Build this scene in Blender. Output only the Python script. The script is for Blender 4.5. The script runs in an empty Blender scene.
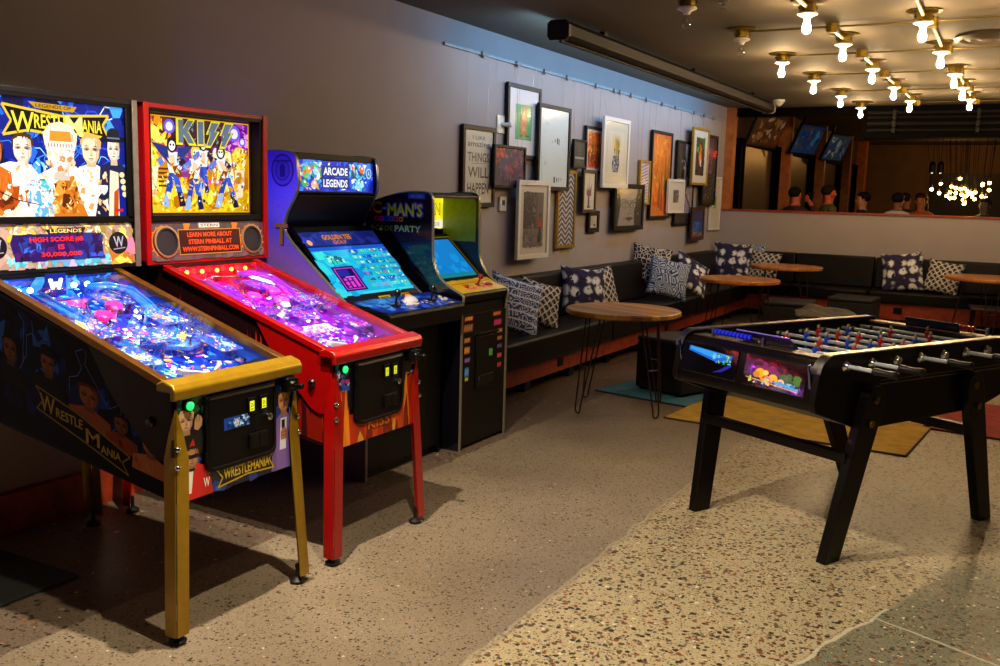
import bpy, bmesh, math, random
from mathutils import Vector, Matrix
PI = math.pi
SC = bpy.context.scene
COL = SC.collection
# ------------------------------------------------------------------ helpers
def lin(c):
    return c / 12.92 if c <= 0.04045 else ((c + 0.055) / 1.055) ** 2.4
def hx(s):
    s = s.lstrip('#')
    return tuple(lin(int(s[i:i + 2], 16) / 255) for i in (0, 2, 4)) + (1.0,)
def V(*a): return Vector(a)

class B:
    """collects shapes; build() links them as ONE mesh object"""
    def __init__(s): s.v = []; s.f = []; s.m = []; s.mi = 0
    def add(s, vs, fs, m=None):
        o = len(s.v); s.v += [tuple(v) for v in vs]
        for f in fs: s.f.append(tuple(i + o for i in f)); s.m.append(s.mi if m is None else m)
        return s
    def box(s, x0, x1, y0, y1, z0, z1, m=None):
        v = [(x, y, z) for x in (x0, x1) for y in (y0, y1) for z in (z0, z1)]
        return s.add(v, [(0, 1, 3, 2), (4, 6, 7, 5), (0, 4, 5, 1), (2, 3, 7, 6), (0, 2, 6, 4), (1, 5, 7, 3)], m)
    def obox(s, M, sx, sy, sz, m=None):
        v = [M @ V(x, y, z) for x in (-sx / 2, sx / 2) for y in (-sy / 2, sy / 2) for z in (-sz / 2, sz / 2)]
        return s.add(v, [(0, 1, 3, 2), (4, 6, 7, 5), (0, 4, 5, 1), (2, 3, 7, 6), (0, 2, 6, 4), (1, 5, 7, 3)], m)
    def prism(s, pts, axis, a, b, m=None):
        n = len(pts)
        def mk(p, t):
            return (t, p[0], p[1]) if axis == 'x' else ((p[0], t, p[1]) if axis == 'y' else (p[0], p[1], t))
        v = [mk(p, a) for p in pts] + [mk(p, b) for p in pts]
        return s.add(v, [tuple(range(n))[::-1], tuple(range(n, 2 * n))] + [(i, (i + 1) % n, n + (i + 1) % n, n + i) for i in range(n)], m)
    def lathe(s, prof, o=(0, 0, 0), d=(0, 0, 1), n=16, m=None, cap=True):
        o = Vector(o); d = Vector(d).normalized(); a = d.orthogonal().normalized(); b = d.cross(a)
        v = []; k = len(prof)
        for r, h in prof:
            for i in range(n):
                t = 2 * PI * i / n
                v.append(o + d * h + (a * math.cos(t) + b * math.sin(t)) * r)
        f = [(j * n + i, j * n + (i + 1) % n, (j + 1) * n + (i + 1) % n, (j + 1) * n + i) for j in range(k - 1) for i in range(n)]
        if cap: f += [tuple(range(n))[::-1], tuple((k - 1) * n + i for i in range(n))]
        return s.add(v, f, m)
    def cyl(s, p0, p1, r, r1=None, n=12, m=None):
        p0 = Vector(p0); p1 = Vector(p1)
        return s.lathe([(r, 0), (r if r1 is None else r1, (p1 - p0).length)], p0, p1 - p0, n, m)
    def tube(s, pts, r, n=8, m=None):
        P = [Vector(p) for p in pts]; v = []; N = None
        for i, p in enumerate(P):
            t = ((P[min(i + 1, len(P) - 1)] - p).normalized() + (p - P[max(i - 1, 0)]).normalized())
            t = t.normalized() if t.length > 1e-6 else V(0, 0, 1)
            N = t.orthogonal().normalized() if N is None else (N - t * N.dot(t)).normalized()
            bb = t.cross(N)
            for k in range(n):
                a = 2 * PI * k / n; v.append(p + (N * math.cos(a) + bb * math.sin(a)) * r)
        f = [(j * n + i, j * n + (i + 1) % n, (j + 1) * n + (i + 1) % n, (j + 1) * n + i) for j in range(len(P) - 1) for i in range(n)]
        f += [tuple(range(n))[::-1], tuple((len(P) - 1) * n + i for i in range(n))]
        return s.add(v, f, m)
    def ball(s, c, r, sc=(1, 1, 1), n=12, k=8, m=None):
        v = [(c[0], c[1], c[2] - r * sc[2])]
        for j in range(1, k):
            a = -PI / 2 + PI * j / k
            for i in range(n):
                t = 2 * PI * i / n
                v.append((c[0] + r * sc[0] * math.cos(a) * math.cos(t), c[1] + r * sc[1] * math.cos(a) * math.sin(t), c[2] + r * sc[2] * math.sin(a)))
        v.append((c[0], c[1], c[2] + r * sc[2])); L = len(v) - 1
        f = [(0, 1 + (i + 1) % n, 1 + i) for i in range(n)]
        f += [(1 + j * n + i, 1 + j * n + (i + 1) % n, 1 + (j + 1) * n + (i + 1) % n, 1 + (j + 1) * n + i) for j in range(k - 2) for i in range(n)]
        f += [(L, 1 + (k - 2) * n + i, 1 + (k - 2) * n + (i + 1) % n) for i in range(n)]
        return s.add(v, f, m)
    def build(s, name, mats, parent=None, loc=(0, 0, 0), rotz=0, bevel=0, seg=2, smooth=35, label=None):
        me = bpy.data.meshes.new(name); me.from_pydata(s.v, [], s.f)
        if not isinstance(mats, (list, tuple)): mats = [mats]
        for m in mats: me.materials.append(m)
        me.polygons.foreach_set('material_index', s.m)
        bm = bmesh.new(); bm.from_mesh(me); bmesh.ops.recalc_face_normals(bm, faces=bm.faces); bm.to_mesh(me); bm.free()
        if smooth:
            me.polygons.foreach_set('use_smooth', [True] * len(me.polygons))
            me.set_sharp_from_angle(angle=math.radians(smooth))
        return link(name, me, parent, loc, rotz, bevel, seg, label)

def link(name, me, parent=None, loc=(0, 0, 0), rotz=0, bevel=0, seg=2, label=None):
    o = bpy.data.objects.new(name, me); COL.objects.link(o); o.location = loc; o.rotation_euler = (0, 0, rotz)
    if parent: o.parent = parent
    if bevel:
        b = o.modifiers.new('bevel', 'BEVEL'); b.width = bevel; b.segments = seg; b.limit_method = 'ANGLE'; b.angle_limit = math.radians(40)
    if label: o['label'] = label
    return o
def tag(o, label, cat, group=None):
    o['label'] = label; o['category'] = cat
    if group: o['group'] = group
    return o
def thing(name, label, cat, loc=(0, 0, 0), rotz=0, group=None):
    o = bpy.data.objects.new(name, None); COL.objects.link(o); o.location = loc; o.rotation_euler = (0, 0, rotz)
    o.empty_display_size = .1
    return tag(o, label, cat, group)
def struct(o): o['kind'] = 'structure'; return o
def dup(root, loc, rotz=None, label=None, skip=()):
    def cp(o, par):
        c = o.copy(); COL.objects.link(c)
        if par: c.parent = par
        for ch in o.children:
            cp(ch, c)
        return c
    r = cp(root, None); r.location = loc
    if rotz is not None: r.rotation_euler = (0, 0, rotz)
    if label: r['label'] = label
    return r

# ------------------------------------------------------------------ materials
MATS = {}
def newmat(name):
    m = bpy.data.materials.new(name); m.use_nodes = True; nt = m.node_tree
    return m, nt, nt.nodes['Principled BSDF']
def nd(nt, t, **k):
    n = nt.nodes.new(t)
    for a, b in k.items():
        if a.startswith('i_'):
            key = a[2:]; key = int(key) if key.isdigit() else key.replace('_', ' ')
            if isinstance(b, bpy.types.NodeSocket): nt.links.new(b, n.inputs[key])
            else: n.inputs[key].default_value = b
        else: setattr(n, a, b)
    return n
def mth(nt, op, a, b=0.0, c=None):
    n = nt.nodes.new('ShaderNodeMath'); n.operation = op
    for i, x in enumerate((a, b) if c is None else (a, b, c)):
        if isinstance(x, bpy.types.NodeSocket): nt.links.new(x, n.inputs[i])
        else: n.inputs[i].default_value = x
    return n.outputs[0]
def mixc(nt, fac, a, b, blend='MIX'):
    n = nt.nodes.new('ShaderNodeMix'); n.data_type = 'RGBA'; n.blend_type = blend
    for i, x in ((0, fac), (6, a), (7, b)):
        if isinstance(x, bpy.types.NodeSocket): nt.links.new(x, n.inputs[i])
        else: n.inputs[i].default_value = x
    return n.outputs[2]
def ramp(nt, fac, stops, interp='LINEAR'):
    n = nt.nodes.new('ShaderNodeValToRGB'); n.color_ramp.interpolation = interp; nt.links.new(fac, n.inputs[0])
    e = n.color_ramp.elements
    while len(e) < len(stops): e.new(.5)
    for i, (p, c) in enumerate(stops): e[i].position = p; e[i].color = c
    return n.outputs[0]
def tex(nt, kind='Object'):
    return nt.nodes.new('ShaderNodeTexCoord').outputs[kind]
def mat(name, col, rough=.5, metal=0, var=.12, scale=30, bump=0, coat=0, spec=.5, emis=0, trans=0):
    if name in MATS: return MATS[name]
    m, nt, p = newmat(name); c = hx(col) if isinstance(col, str) else col
    nz = nd(nt, 'ShaderNodeTexNoise', i_Vector=tex(nt), i_Scale=scale, i_Detail=3.0)
    lo = tuple(x * (1 - var) for x in c[:3]) + (1,); hi = tuple(min(1, x * (1 + var)) for x in c[:3]) + (1,)
    out = ramp(nt, nz.outputs['Fac'], [(.3, lo), (.7, hi)])
    nt.links.new(out, p.inputs['Base Color'])
    p.inputs['Roughness'].default_value = rough; p.inputs['Metallic'].default_value = metal
    p.inputs['Specular IOR Level'].default_value = spec; p.inputs['Coat Weight'].default_value = coat
    p.inputs['Coat Roughness'].default_value = .05
    if bump:
        bp = nd(nt, 'ShaderNodeBump', i_Strength=bump, i_Distance=.003, i_Height=nz.outputs['Fac'])
        nt.links.new(bp.outputs[0], p.inputs['Normal'])
    if emis:
        nt.links.new(out, p.inputs['Emission Color']); p.inputs['Emission Strength'].default_value = emis
    if trans: p.inputs['Transmission Weight'].default_value = trans
    MATS[name] = m; return m
def art_mat(name, emis=0, rough=.4, coat=0, alb=1.0, noise=0, spec=.5):
    if name in MATS: return MATS[name]
    m, nt, p = newmat(name)
    a = nd(nt, 'ShaderNodeAttribute', attribute_name='Col')
    c = a.outputs['Color']
    if noise:
        nz = nd(nt, 'ShaderNodeTexNoise', i_Vector=tex(nt), i_Scale=noise, i_Detail=4.0)
        c = mixc(nt, .75, c, ramp(nt, nz.outputs['Fac'], [(.35, (.25, .25, .25, 1)), (.62, (1.5, 1.5, 1.5, 1))]), 'MULTIPLY')
    d = mixc(nt, 1.0, c, (alb, alb, alb, 1), 'MULTIPLY')
    nt.links.new(d, p.inputs['Base Color'])
    p.inputs['Roughness'].default_value = rough; p.inputs['Coat Weight'].default_value = coat; p.inputs['Coat Roughness'].default_value = .04; p.inputs['Specular IOR Level'].default_value = spec
    if emis: nt.links.new(c, p.inputs['Emission Color']); p.inputs['Emission Strength'].default_value = emis
    MATS[name] = m; return m
def glass_mat(name='pane_glass', tint=(1, 1, 1, 1), rough=.02, boost=1.0):
    if name in MATS: return MATS[name]
    m = bpy.data.materials.new(name); m.use_nodes = True; nt = m.node_tree; nt.nodes.clear()
    out = nd(nt, 'ShaderNodeOutputMaterial'); tr = nd(nt, 'ShaderNodeBsdfTransparent', i_Color=tint)
    gl = nd(nt, 'ShaderNodeBsdfGlossy', i_Roughness=rough); fr = nd(nt, 'ShaderNodeFresnel', i_IOR=1.45)
    mx = nd(nt, 'ShaderNodeMixShader', i_0=mth(nt, 'MULTIPLY', mth(nt, 'MULTIPLY', fr.outputs[0], boost), mth(nt, 'SUBTRACT', 1.0, nd(nt, 'ShaderNodeNewGeometry').outputs['Backfacing'])), i_1=tr.outputs[0], i_2=gl.outputs[0])
    nt.links.new(mx.outputs[0], out.inputs[0]); MATS[name] = m; return m
def emat(name, col, st, var=.0):
    if name in MATS: return MATS[name]
    m, nt, p = newmat(name); c = hx(col) if isinstance(col, str) else col
    nz = nd(nt, 'ShaderNodeTexNoise', i_Vector=tex(nt), i_Scale=40.0)
    o = ramp(nt, nz.outputs['Fac'], [(0, tuple(x * (1 - var) for x in c[:3]) + (1,)), (1, c)])
    nt.links.new(o, p.inputs['Emission Color']); p.inputs['Emission Strength'].default_value = st
    p.inputs['Base Color'].default_value = c; MATS[name] = m; return m

BLACK = mat('black_laminate', '#060505', .45, var=.2, spec=.18)
SATIN = mat('black_satin_metal', '#080808', .35, .2, spec=.3)
CHROME = mat('chrome', '#c8c8c8', .18, 1)
STEEL = mat('brushed_steel', '#8d8a86', .35, 1)
GOLD = mat('gold_powder_coat', '#967208', .35, .35, var=.1, coat=.3)
RED = mat('red_powder_coat', '#9c0606', .28, .1, var=.08, coat=.5)
BRASS = mat('aged_brass', '#80691e', .42, .7, var=.35, scale=60)
WHITE = mat('white_porcelain', '#e8e2d4', .3)
RUBBER = mat('black_rubber', '#111010', .7)
LEATHER = mat('black_leatherette', '#0c0809', .45, var=.25, scale=120, bump=.15, spec=.18)
REDWOOD = mat('red_stained_wood', '#8e3012', .45, var=.35, scale=14)
GLASS = glass_mat()
GLAZE = glass_mat('picture_glazing', (1, 1, 1, 1), .12, .45)
TPLASTIC = mat('white_plastic', '#d8d6cf', .4)
HAIRPIN = mat('raw_steel_rod', '#43352a', .4, .85)
PRINT = art_mat('art_print', 0, .5)
PRINTC = art_mat('art_decal', 0, .3, .3)
DECALDARK = art_mat('art_decal_side', 0, .6, 0, spec=.1)

# ------------------------------------------------------------------ flat coloured artwork
_TT = {}
def text_tris(s, bold=0.0):
    key = (s, bold)
    if key in _TT: return _TT[key]
    cu = bpy.data.curves.new('txt', 'FONT'); cu.body = s; cu.size = 1; cu.offset = bold; cu.resolution_u = 2
    ob = bpy.data.objects.new('txt', cu); COL.objects.link(ob)
    dg = bpy.context.evaluated_depsgraph_get(); dg.update()
    me = ob.evaluated_get(dg).to_mesh()
    vs = [(v.co.x, v.co.y) for v in me.vertices]; fs = [tuple(p.vertices) for p in me.polygons]
    bpy.data.objects.remove(ob); bpy.data.curves.remove(cu)
    xs = [v[0] for v in vs]; ys = [v[1] for v in vs]
    _TT[key] = (vs, fs, (min(xs), max(xs), min(ys), max(ys))); return _TT[key]
class Art:
    """coloured polygons on one plane, coordinates in percent of w and h"""
    def __init__(s, w, h, bg=None):
        s.w = w; s.h = h; s.v = []; s.f = []; s.c = []; s.L = 0
        if bg: s.rect(0, 0, 100, 100, bg)
    def _pt(s, x, y): return (x * s.w / 100, y * s.h / 100, s.L)
    def raw(s, vs, fs, c):
        o = len(s.v); s.v += vs; c = hx(c) if isinstance(c, str) else c
        for f in fs: s.f.append(tuple(i + o for i in f)); s.c.append(c)
        s.L += 1
    def poly(s, pts, c):
        a = sum(pts[i][0] * pts[(i + 1) % len(pts)][1] - pts[(i + 1) % len(pts)][0] * pts[i][1] for i in range(len(pts)))
        if a < 0: pts = pts[::-1]
        s.raw([s._pt(*p) for p in pts], [tuple(range(len(pts)))], c)
    def rect(s, x0, y0, x1, y1, c): s.poly([(x0, y0), (x1, y0), (x1, y1), (x0, y1)], c)
    def frame(s, x0, y0, x1, y1, t, c):
        r = s.h / s.w
        for q in ((x0, y0, x1, y0 + t), (x0, y1 - t, x1, y1), (x0, y0, x0 + t * r, y1), (x1 - t * r, y0, x1, y1)): s.rect(*q, c)
    def ell(s, x, y, rx, ry, c, n=20, a0=0, a1=360):
        p = [(x + rx * math.cos(math.radians(a0 + (a1 - a0) * i / n)), y + ry * math.sin(math.radians(a0 + (a1 - a0) * i / n))) for i in range(n + (a1 - a0 < 360))]
        s.poly(p, c)
    def line(s, pts, t, c):
        for (x0, y0), (x1, y1) in zip(pts, pts[1:]):
            dx = (x1 - x0) * s.w; dy = (y1 - y0) * s.h; l = math.hypot(dx, dy) or 1
            nx = -dy / l * t * s.h / s.w / 2; ny = dx / l * t / 2
            s.poly([(x0 - nx, y0 - ny), (x1 - nx, y1 - ny), (x1 + nx, y1 + ny), (x0 + nx, y0 + ny)], c)
    def text(s, t, x, y, h, c, w=None, bold=0.0, arc=0, shear=0):
        vs, fs, (x0, x1, y0, y1) = text_tris(t, bold)
        k = h / (y1 - y0); kx = (w / (x1 - x0)) if w else k * s.h / s.w
        out = []
        for vx, vy in vs:
            u = (vx - (x0 + x1) / 2) * kx; q = (vy - (y0 + y1) / 2) * k
            out.append(s._pt(x + u + shear * q, y + q + arc * (u / (w or 50)) ** 2))
        s.raw(out, fs, c)
    def splash(s, n, x0, y0, x1, y1, pal, sz, rng, el=2.5):
        for _ in range(n):
            x = rng.uniform(x0, x1); y = rng.uniform(y0, y1); a = rng.uniform(0, PI); l = sz * rng.uniform(.4, 1.3); t = l / rng.uniform(1, el)
            r = s.w / s.h; ca, sa = math.cos(a), math.sin(a)
            k = rng.choice((3, 4, 5, 7)); p = []
            for i in range(k):
                q = 2 * PI * i / k + rng.uniform(-.4, .4); u = l * math.cos(q); w = t * math.sin(q)
                p.append((min(x1 + sz * .3, max(x0 - sz * .3, x + u * ca - w * sa)), min(y1 + sz * .3, max(y0 - sz * .3, y + (u * sa + w * ca) * r))))
            s.poly(p, rng.choice(pal))
    def build(s, name, m, parent, O, U, N, lift=5e-5, label=None):
        lift = min(lift, .0022 / max(1, s.L))
        O = Vector(O); U = Vector(U).normalized(); N = Vector(N).normalized(); W = N.cross(U)
        me = bpy.data.meshes.new(name)
        me.from_pydata([O + U * a + W * b + N * (c + 1) * lift for a, b, c in s.v], [], s.f)
        at = me.color_attributes.new('Col', 'FLOAT_COLOR', 'CORNER'); i = 0
        dat = []
        for f, c in zip(s.f, s.c):
            for _ in f: dat += list(c)
        at.data.foreach_set('color', dat)
        me.materials.append(m); return link(name, me, parent, label=label)

def bust(a, x, y, hw, hh, skin, hair, shirt, dark='#40200c', body=1):
    """posterised anonymous head and shoulders for printed artwork"""
    sk = hx(skin); S = lambda k: tuple(min(1, v * k) for v in sk[:3]) + (1.0,)
    R = random.Random(int(x * 7 + y * 13))
    E2 = lambda pts: [(x + hw * p, y + hh * q) for p, q in pts]
    if body:
        a.poly(E2([(-2.3, -3.2), (-2.1, -1.5), (-.6, -1.0), (.6, -1.0), (2.1, -1.5), (2.3, -3.2)]), shirt)
        sh = hx(shirt)
        for _ in range(9): q = R.uniform(-1.9, 1.9); a.poly(E2([(q, -1.6), (q + R.uniform(-.5, .5), -2.2), (q + R.uniform(-.3, .6), -3.0)]), tuple(min(1, v * R.uniform(.35, 1.5)) for v in sh[:3]) + (1.0,))
    a.poly(E2([(-.5, -1.35), (-.45, -.5), (.45, -.5), (.55, -1.35)]), S(.55))
    a.poly(E2([(-1.0, .2), (-1.12, .75), (-.7, 1.2), (0, 1.32), (.7, 1.2), (1.12, .75), (1.02, .2), (.8, .3), (-.8, .3)]), hair)
    a.poly(E2([(-.86, .75), (-.92, .1), (-.84, -.42), (-.5, -.86), (0, -1.04), (.5, -.86), (.84, -.42), (.92, .1), (.86, .75), (.4, 1.0), (-.4, 1.0)]), skin)
    a.poly(E2([(.36, .95), (.86, .75), (.92, .1), (.84, -.42), (.5, -.86), (.1, -1.0), (.46, -.6), (.56, -.1), (.5, .3)]), S(.5))
    a.poly(E2([(.5, .8), (.62, .3), (.66, -.2), (.52, -.6), (.74, -.36), (.8, .2)]), S(.78))
    a.poly(E2([(-.8, .22), (-.5, .34), (-.12, .26), (-.16, .08), (-.5, .0), (-.76, .06)]), S(.42)); a.poly(E2([(.8, .22), (.5, .34), (.12, .26), (.16, .08), (.5, .0), (.76, .06)]), S(.3))
    for q in (-1, 1): a.poly(E2([(.24 * q, .16), (.44 * q, .22), (.62 * q, .14), (.44 * q, .08)]), dark); a.poly(E2([(.14 * q, .34), (.46 * q, .46), (.8 * q, .34), (.46 * q, .38)]), dark)
    a.poly(E2([(-.06, .2), (.1, .2), (.24, -.26), (.02, -.34), (-.16, -.28)]), S(.68)); a.poly(E2([(-.16, -.26), (.24, -.24), (.1, -.36), (-.06, -.36)]), S(.38))
    a.poly(E2([(-.36, -.54), (-.1, -.48), (.12, -.48), (.38, -.54), (.1, -.6), (-.12, -.6)]), S(.32)); a.poly(E2([(-.3, -.62), (.3, -.62), (.16, -.72), (-.16, -.72)]), S(.62))
    a.poly(E2([(-.84, -.3), (-.5, -.86), (0, -1.04), (.5, -.86), (.84, -.3), (.5, -.64), (0, -.84), (-.5, -.64)]), S(.6))
    for _ in range(6): q = R.uniform(-.7, .7); a.poly(E2([(q, 1.24), (q + .1, .8), (q + .3, 1.16)]), hair)

# ------------------------------------------------------------------ camera
CX, CZ, F, YAW, PIT, ROL = 3.7762, 1.5078, 955.18, .5038, -.1456, .0271
cam = bpy.data.objects.new('camera', bpy.data.cameras.new('camera')); COL.objects.link(cam)
fw = V(-math.sin(YAW) * math.cos(PIT), math.cos(YAW) * math.cos(PIT), math.sin(PIT)); rt = V(math.cos(YAW), math.sin(YAW), 0); up = rt.cross(fw)
r2 = rt * math.cos(ROL) + up * math.sin(ROL); u2 = up * math.cos(ROL) - rt * math.sin(ROL)
M = Matrix((r2, u2, -fw)).transposed().to_4x4(); M.translation = V(CX, 0, CZ); cam.matrix_world = M
cam.data.sensor_width = 36; cam.data.lens = 36 * F / 1000; cam.data.clip_start = .05; cam.data.clip_end = 100
SC.camera = cam
H = 2.73
YB = 13.05

# ================================================================== the room
def floor_material():
    m, nt, p = newmat('polished_terrazzo_concrete')
    co = tex(nt); sx = nd(nt, 'ShaderNodeSeparateXYZ', i_0=co); X, Y = sx.outputs[0], sx.outputs[1]
    wob = nd(nt, 'ShaderNodeTexNoise', i_Vector=co, i_Scale=6.0, i_Detail=4.0).outputs['Fac']
    wob = mth(nt, 'MULTIPLY', mth(nt, 'SUBTRACT', wob, .5), .07)
    xa = mth(nt, 'ADD', X, wob)
    def step(v, e, w=.02):
        return nd(nt, 'ShaderNodeMapRange', i_0=v, i_1=e - w, i_2=e + w).outputs[0]
    zagg = step(xa, 2.31)                                        # exposed aggregate slab
    l2 = mth(nt, 'SUBTRACT', mth(nt, 'MULTIPLY', mth(nt, 'SUBTRACT', xa, 3.214), 1.117), mth(nt, 'MULTIPLY', mth(nt, 'SUBTRACT', Y, 3.049), .364))
    zfar = mth(nt, 'MULTIPLY', step(l2, 0, .02), nd(nt, 'ShaderNodeMapRange', i_0=Y, i_1=4.6, i_2=4.2).outputs[0])
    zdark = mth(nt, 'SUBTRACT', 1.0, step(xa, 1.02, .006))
    big = nd(nt, 'ShaderNodeTexNoise', i_Vector=co, i_Scale=1.1, i_Detail=5.0).outputs['Fac']
    base = ramp(nt, big, [(.3, hx('#6e5f50')), (.7, hx('#8c7c68'))])
    base = mixc(nt, zagg, base, hx('#9c8c6e'))
    base = mixc(nt, zfar, base, hx('#686654'))
    base = mixc(nt, mth(nt, 'MULTIPLY', zdark, .75), base, hx('#54443a'))  # slab by the wall, darkened further for the shade under the machines
    fine = nd(nt, 'ShaderNodeTexNoise', i_Vector=co, i_Scale=90.0, i_Detail=3.0).outputs['Fac']
    base = mixc(nt, .5, base, ramp(nt, fine, [(.25, (.55, .55, .55, 1)), (.75, (1.3, 1.3, 1.3, 1))]), 'MULTIPLY')
    def pebbles(scale, thr, col_stops, base, dens, zone):
        wv = nd(nt, 'ShaderNodeTexNoise', i_Vector=co, i_Scale=scale * .9)
        mv = nd(nt, 'ShaderNodeVectorMath', operation='MULTIPLY_ADD', i_0=wv.outputs['Color'], i_1=(.6 / scale,) * 3, i_2=co)
        v = nd(nt, 'ShaderNodeTexVoronoi', i_Vector=mv.outputs[0], i_Scale=scale)
        s2 = nd(nt, 'ShaderNodeSeparateColor', i_0=v.outputs['Color'])
        rad = mth(nt, 'MULTIPLY', s2.outputs[1], thr)
        k = nd(nt, 'ShaderNodeMapRange', i_0=mth(nt, 'SUBTRACT', rad, v.outputs['Distance']), i_1=0.0, i_2=.06).outputs[0]
        k = mth(nt, 'MULTIPLY', k, mth(nt, 'GREATER_THAN', s2.outputs[0], 1 - dens))
        k = mth(nt, 'MULTIPLY', k, zone)
        return mixc(nt, k, base, ramp(nt, s2.outputs[2], col_stops, 'CONSTANT'))
    tones = [(0, hx('#2c241c')), (.25, hx('#54402c')), (.4, hx('#6e3f28')), (.55, hx('#3c3a34')), (.72, hx('#8a7556')), (.93, hx('#bfb092'))]
    base = pebbles(52, .66, tones, base, .9, zagg)
    base = pebbles(130, .62, tones, base, .7, zagg)
    base = pebbles(75, .55, [(0, hx('#3a2e22')), (.5, hx('#5d4a36')), (.95, hx('#b5a88c'))], base, .4, mth(nt, 'SUBTRACT', 1.0, zagg))
    base = pebbles(150, .55, [(0, hx('#33291f')), (.5, hx('#57483a')), (.95, hx('#a89c84'))], base, .5, mth(nt, 'SUBTRACT', 1.0, zagg))
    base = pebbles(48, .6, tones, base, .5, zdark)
    # pale crack across the darker slab and along the joint
    cr = mth(nt, 'ABSOLUTE', mth(nt, 'ADD', mth(nt, 'ADD', mth(nt, 'MULTIPLY', mth(nt, 'SUBTRACT', X, 3.406), .357), mth(nt, 'MULTIPLY', mth(nt, 'SUBTRACT', Y, 3.584), .934)), mth(nt, 'MULTIPLY', wob, .6)))
    ck = mth(nt, 'MULTIPLY', mth(nt, 'LESS_THAN', cr, .006), mth(nt, 'MULTIPLY', zfar, mth(nt, 'GREATER_THAN', X, 3.40)))
    jt = mth(nt, 'MULTIPLY', mth(nt, 'LESS_THAN', mth(nt, 'ABSOLUTE', l2), .008), mth(nt, 'LESS_THAN', Y, 3.7))
    base = mixc(nt, mth(nt, 'MULTIPLY', mth(nt, 'MAXIMUM', ck, jt), .4), base, hx('#cfc6ae'))
    j1 = mth(nt, 'LESS_THAN', mth(nt, 'ABSOLUTE', mth(nt, 'SUBTRACT', xa, 2.30)), .006)
    base = mixc(nt, mth(nt, 'MULTIPLY', j1, .12), base, hx('#cfc6ae'))
    nt.links.new(base, p.inputs['Base Color'])
    rg = nd(nt, 'ShaderNodeMapRange', i_0=big, i_1=.3, i_2=.7, i_3=.3, i_4=.5).outputs[0]
    nt.links.new(rg, p.inputs['Roughness']); p.inputs['Specular IOR Level'].default_value = .35
    return m
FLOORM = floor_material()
WALLM = mat('warm_grey_wall_paint', '#9c9294', .75, var=.04, scale=3, bump=.03)
CEILM = mat('grey_painted_ceiling', '#5e5342', .8, var=.06, scale=2.5)
DARKM = mat('dark_bar_paint', '#6a5236', .7, var=.15, scale=4)
BEAMM = mat('dark_steel_header', '#030202', .8, var=.4, scale=12, spec=.05)
POSTM = mat('amber_wood_post', '#a05a22', .45, var=.3, scale=9)

def slab(name, x0, x1, y0, y1, z0, z1, m):
    return struct(B().box(x0, x1, y0, y1, z0, z1).build(name, m, smooth=0))
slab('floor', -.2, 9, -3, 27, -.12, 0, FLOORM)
slab('wall_left', -.2, 0, -3, YB + .15, 0, H, WALLM)
slab('ceiling', -.2, 9, -3, YB + .1, H, H + .12, CEILM)
slab('wall_right', 9, 9.2, -3, 27, 0, H + .1, WALLM)
hw = slab('wall_back', 0, 9, YB, YB + .15, 0, 1.355, WALLM)
slab('trim_1', .02, 9, YB - .02, YB + .17, 1.355, 1.377, REDWOOD)          # cap of the half wall
slab('trim_2', 0, .11, YB + .001, YB + .15, 1.377, H, POSTM)                 # amber edge of the opening
bb = slab('baseboard_left', 0, .045, -3, 5.2, 0, .17, REDWOOD)
# dark header with pipes over the half wall
hd = slab('trim_3', 1.75, 9, YB + .1, YB + .5, 2.33, H + .1, BEAMM)
slab('trim_9', .11, 1.75, YB + .1, YB + .25, 2.62, H + .1, BEAMM)
for i, (z, r) in enumerate(((2.42, .018), (2.5, .025), (2.58, .014), (2.64, .02))):
    b = B().cyl((1.8, YB + .085 - .01 * (i % 2), z), (8.9, YB + .085 - .01 * (i % 2), z), r, n=8)
    for k in range(8): b.box(2.1 + k * .95, 2.14 + k * .95, YB + .04, YB + .1, z - r - .012, z + r + .012)
    tag(b.build('header_pipe', mat('dark_pipe', '#080605', .6, .1, spec=.2)), ['lowest thin black pipe along the dark header above the half wall', 'thick black pipe, second from the bottom on the dark header', 'thinnest black pipe, third from the bottom on the dark header', 'topmost black pipe on the dark header just under the ceiling'][i], 'pipe', 'pipes on the header')
# bar beyond the half wall
slab('wall_bar_left', -.2, .06, YB + .15, 27, 0, 3.0, mat('taupe_bar_wall', '#3a2f22', .7, var=.1, scale=2))
slab('wall_bar_back', -.2, 9.2, 25, 25.2, 0, 3.0, DARKM)
slab('ceiling_bar', -.2, 9.2, YB + .5, 27, 2.9, 3.02, mat('brown_bar_ceiling', '#4a3d2a', .8, var=.15, scale=2))
slab('trim_4', 1.55, 5.2, 24.9, 25, 0, 2.25, mat('black_panel', '#0b0908', .5, var=.3))
pane = mat('taupe_window_pane', '#4b3f30', .3, var=.1, scale=2)
for i, (y0, y1) in enumerate(((13.35, 15.75), (16.0, 18.5), (18.8, 21.3), (21.7, 23.3))):
    fr = B()
    for a, b2 in ((y0, y0 + .12), (y1 - .12, y1)): fr.box(.06, .14, a, b2, .9, 2.35)
    fr.box(.06, .14, y0, y1, 2.27, 2.35); fr.box(.06, .14, y0, y1, .9, .98)
    fr.box(.07, .12, y0 + .3, y0 + .33, .98, 2.27); fr.box(.07, .12, y1 - .33, y1 - .30, .98, 2.27)
    f = struct(fr.build('window_%d' % (i + 1), BEAMM, smooth=0))
    B().box(.062, .075, y0 + .05, y1 - .05, .95, 2.3).build('pane', pane, f, smooth=0)
for i, (y, w) in enumerate(((15.87, .12), (18.67, .12), (21.5, .14), (23.6, .3))):
    struct(B().box(.06, .28, y - w / 2, y + w / 2, 0, 2.9).build('trim_%d' % (i + 5), POSTM, bevel=.008))

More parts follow.
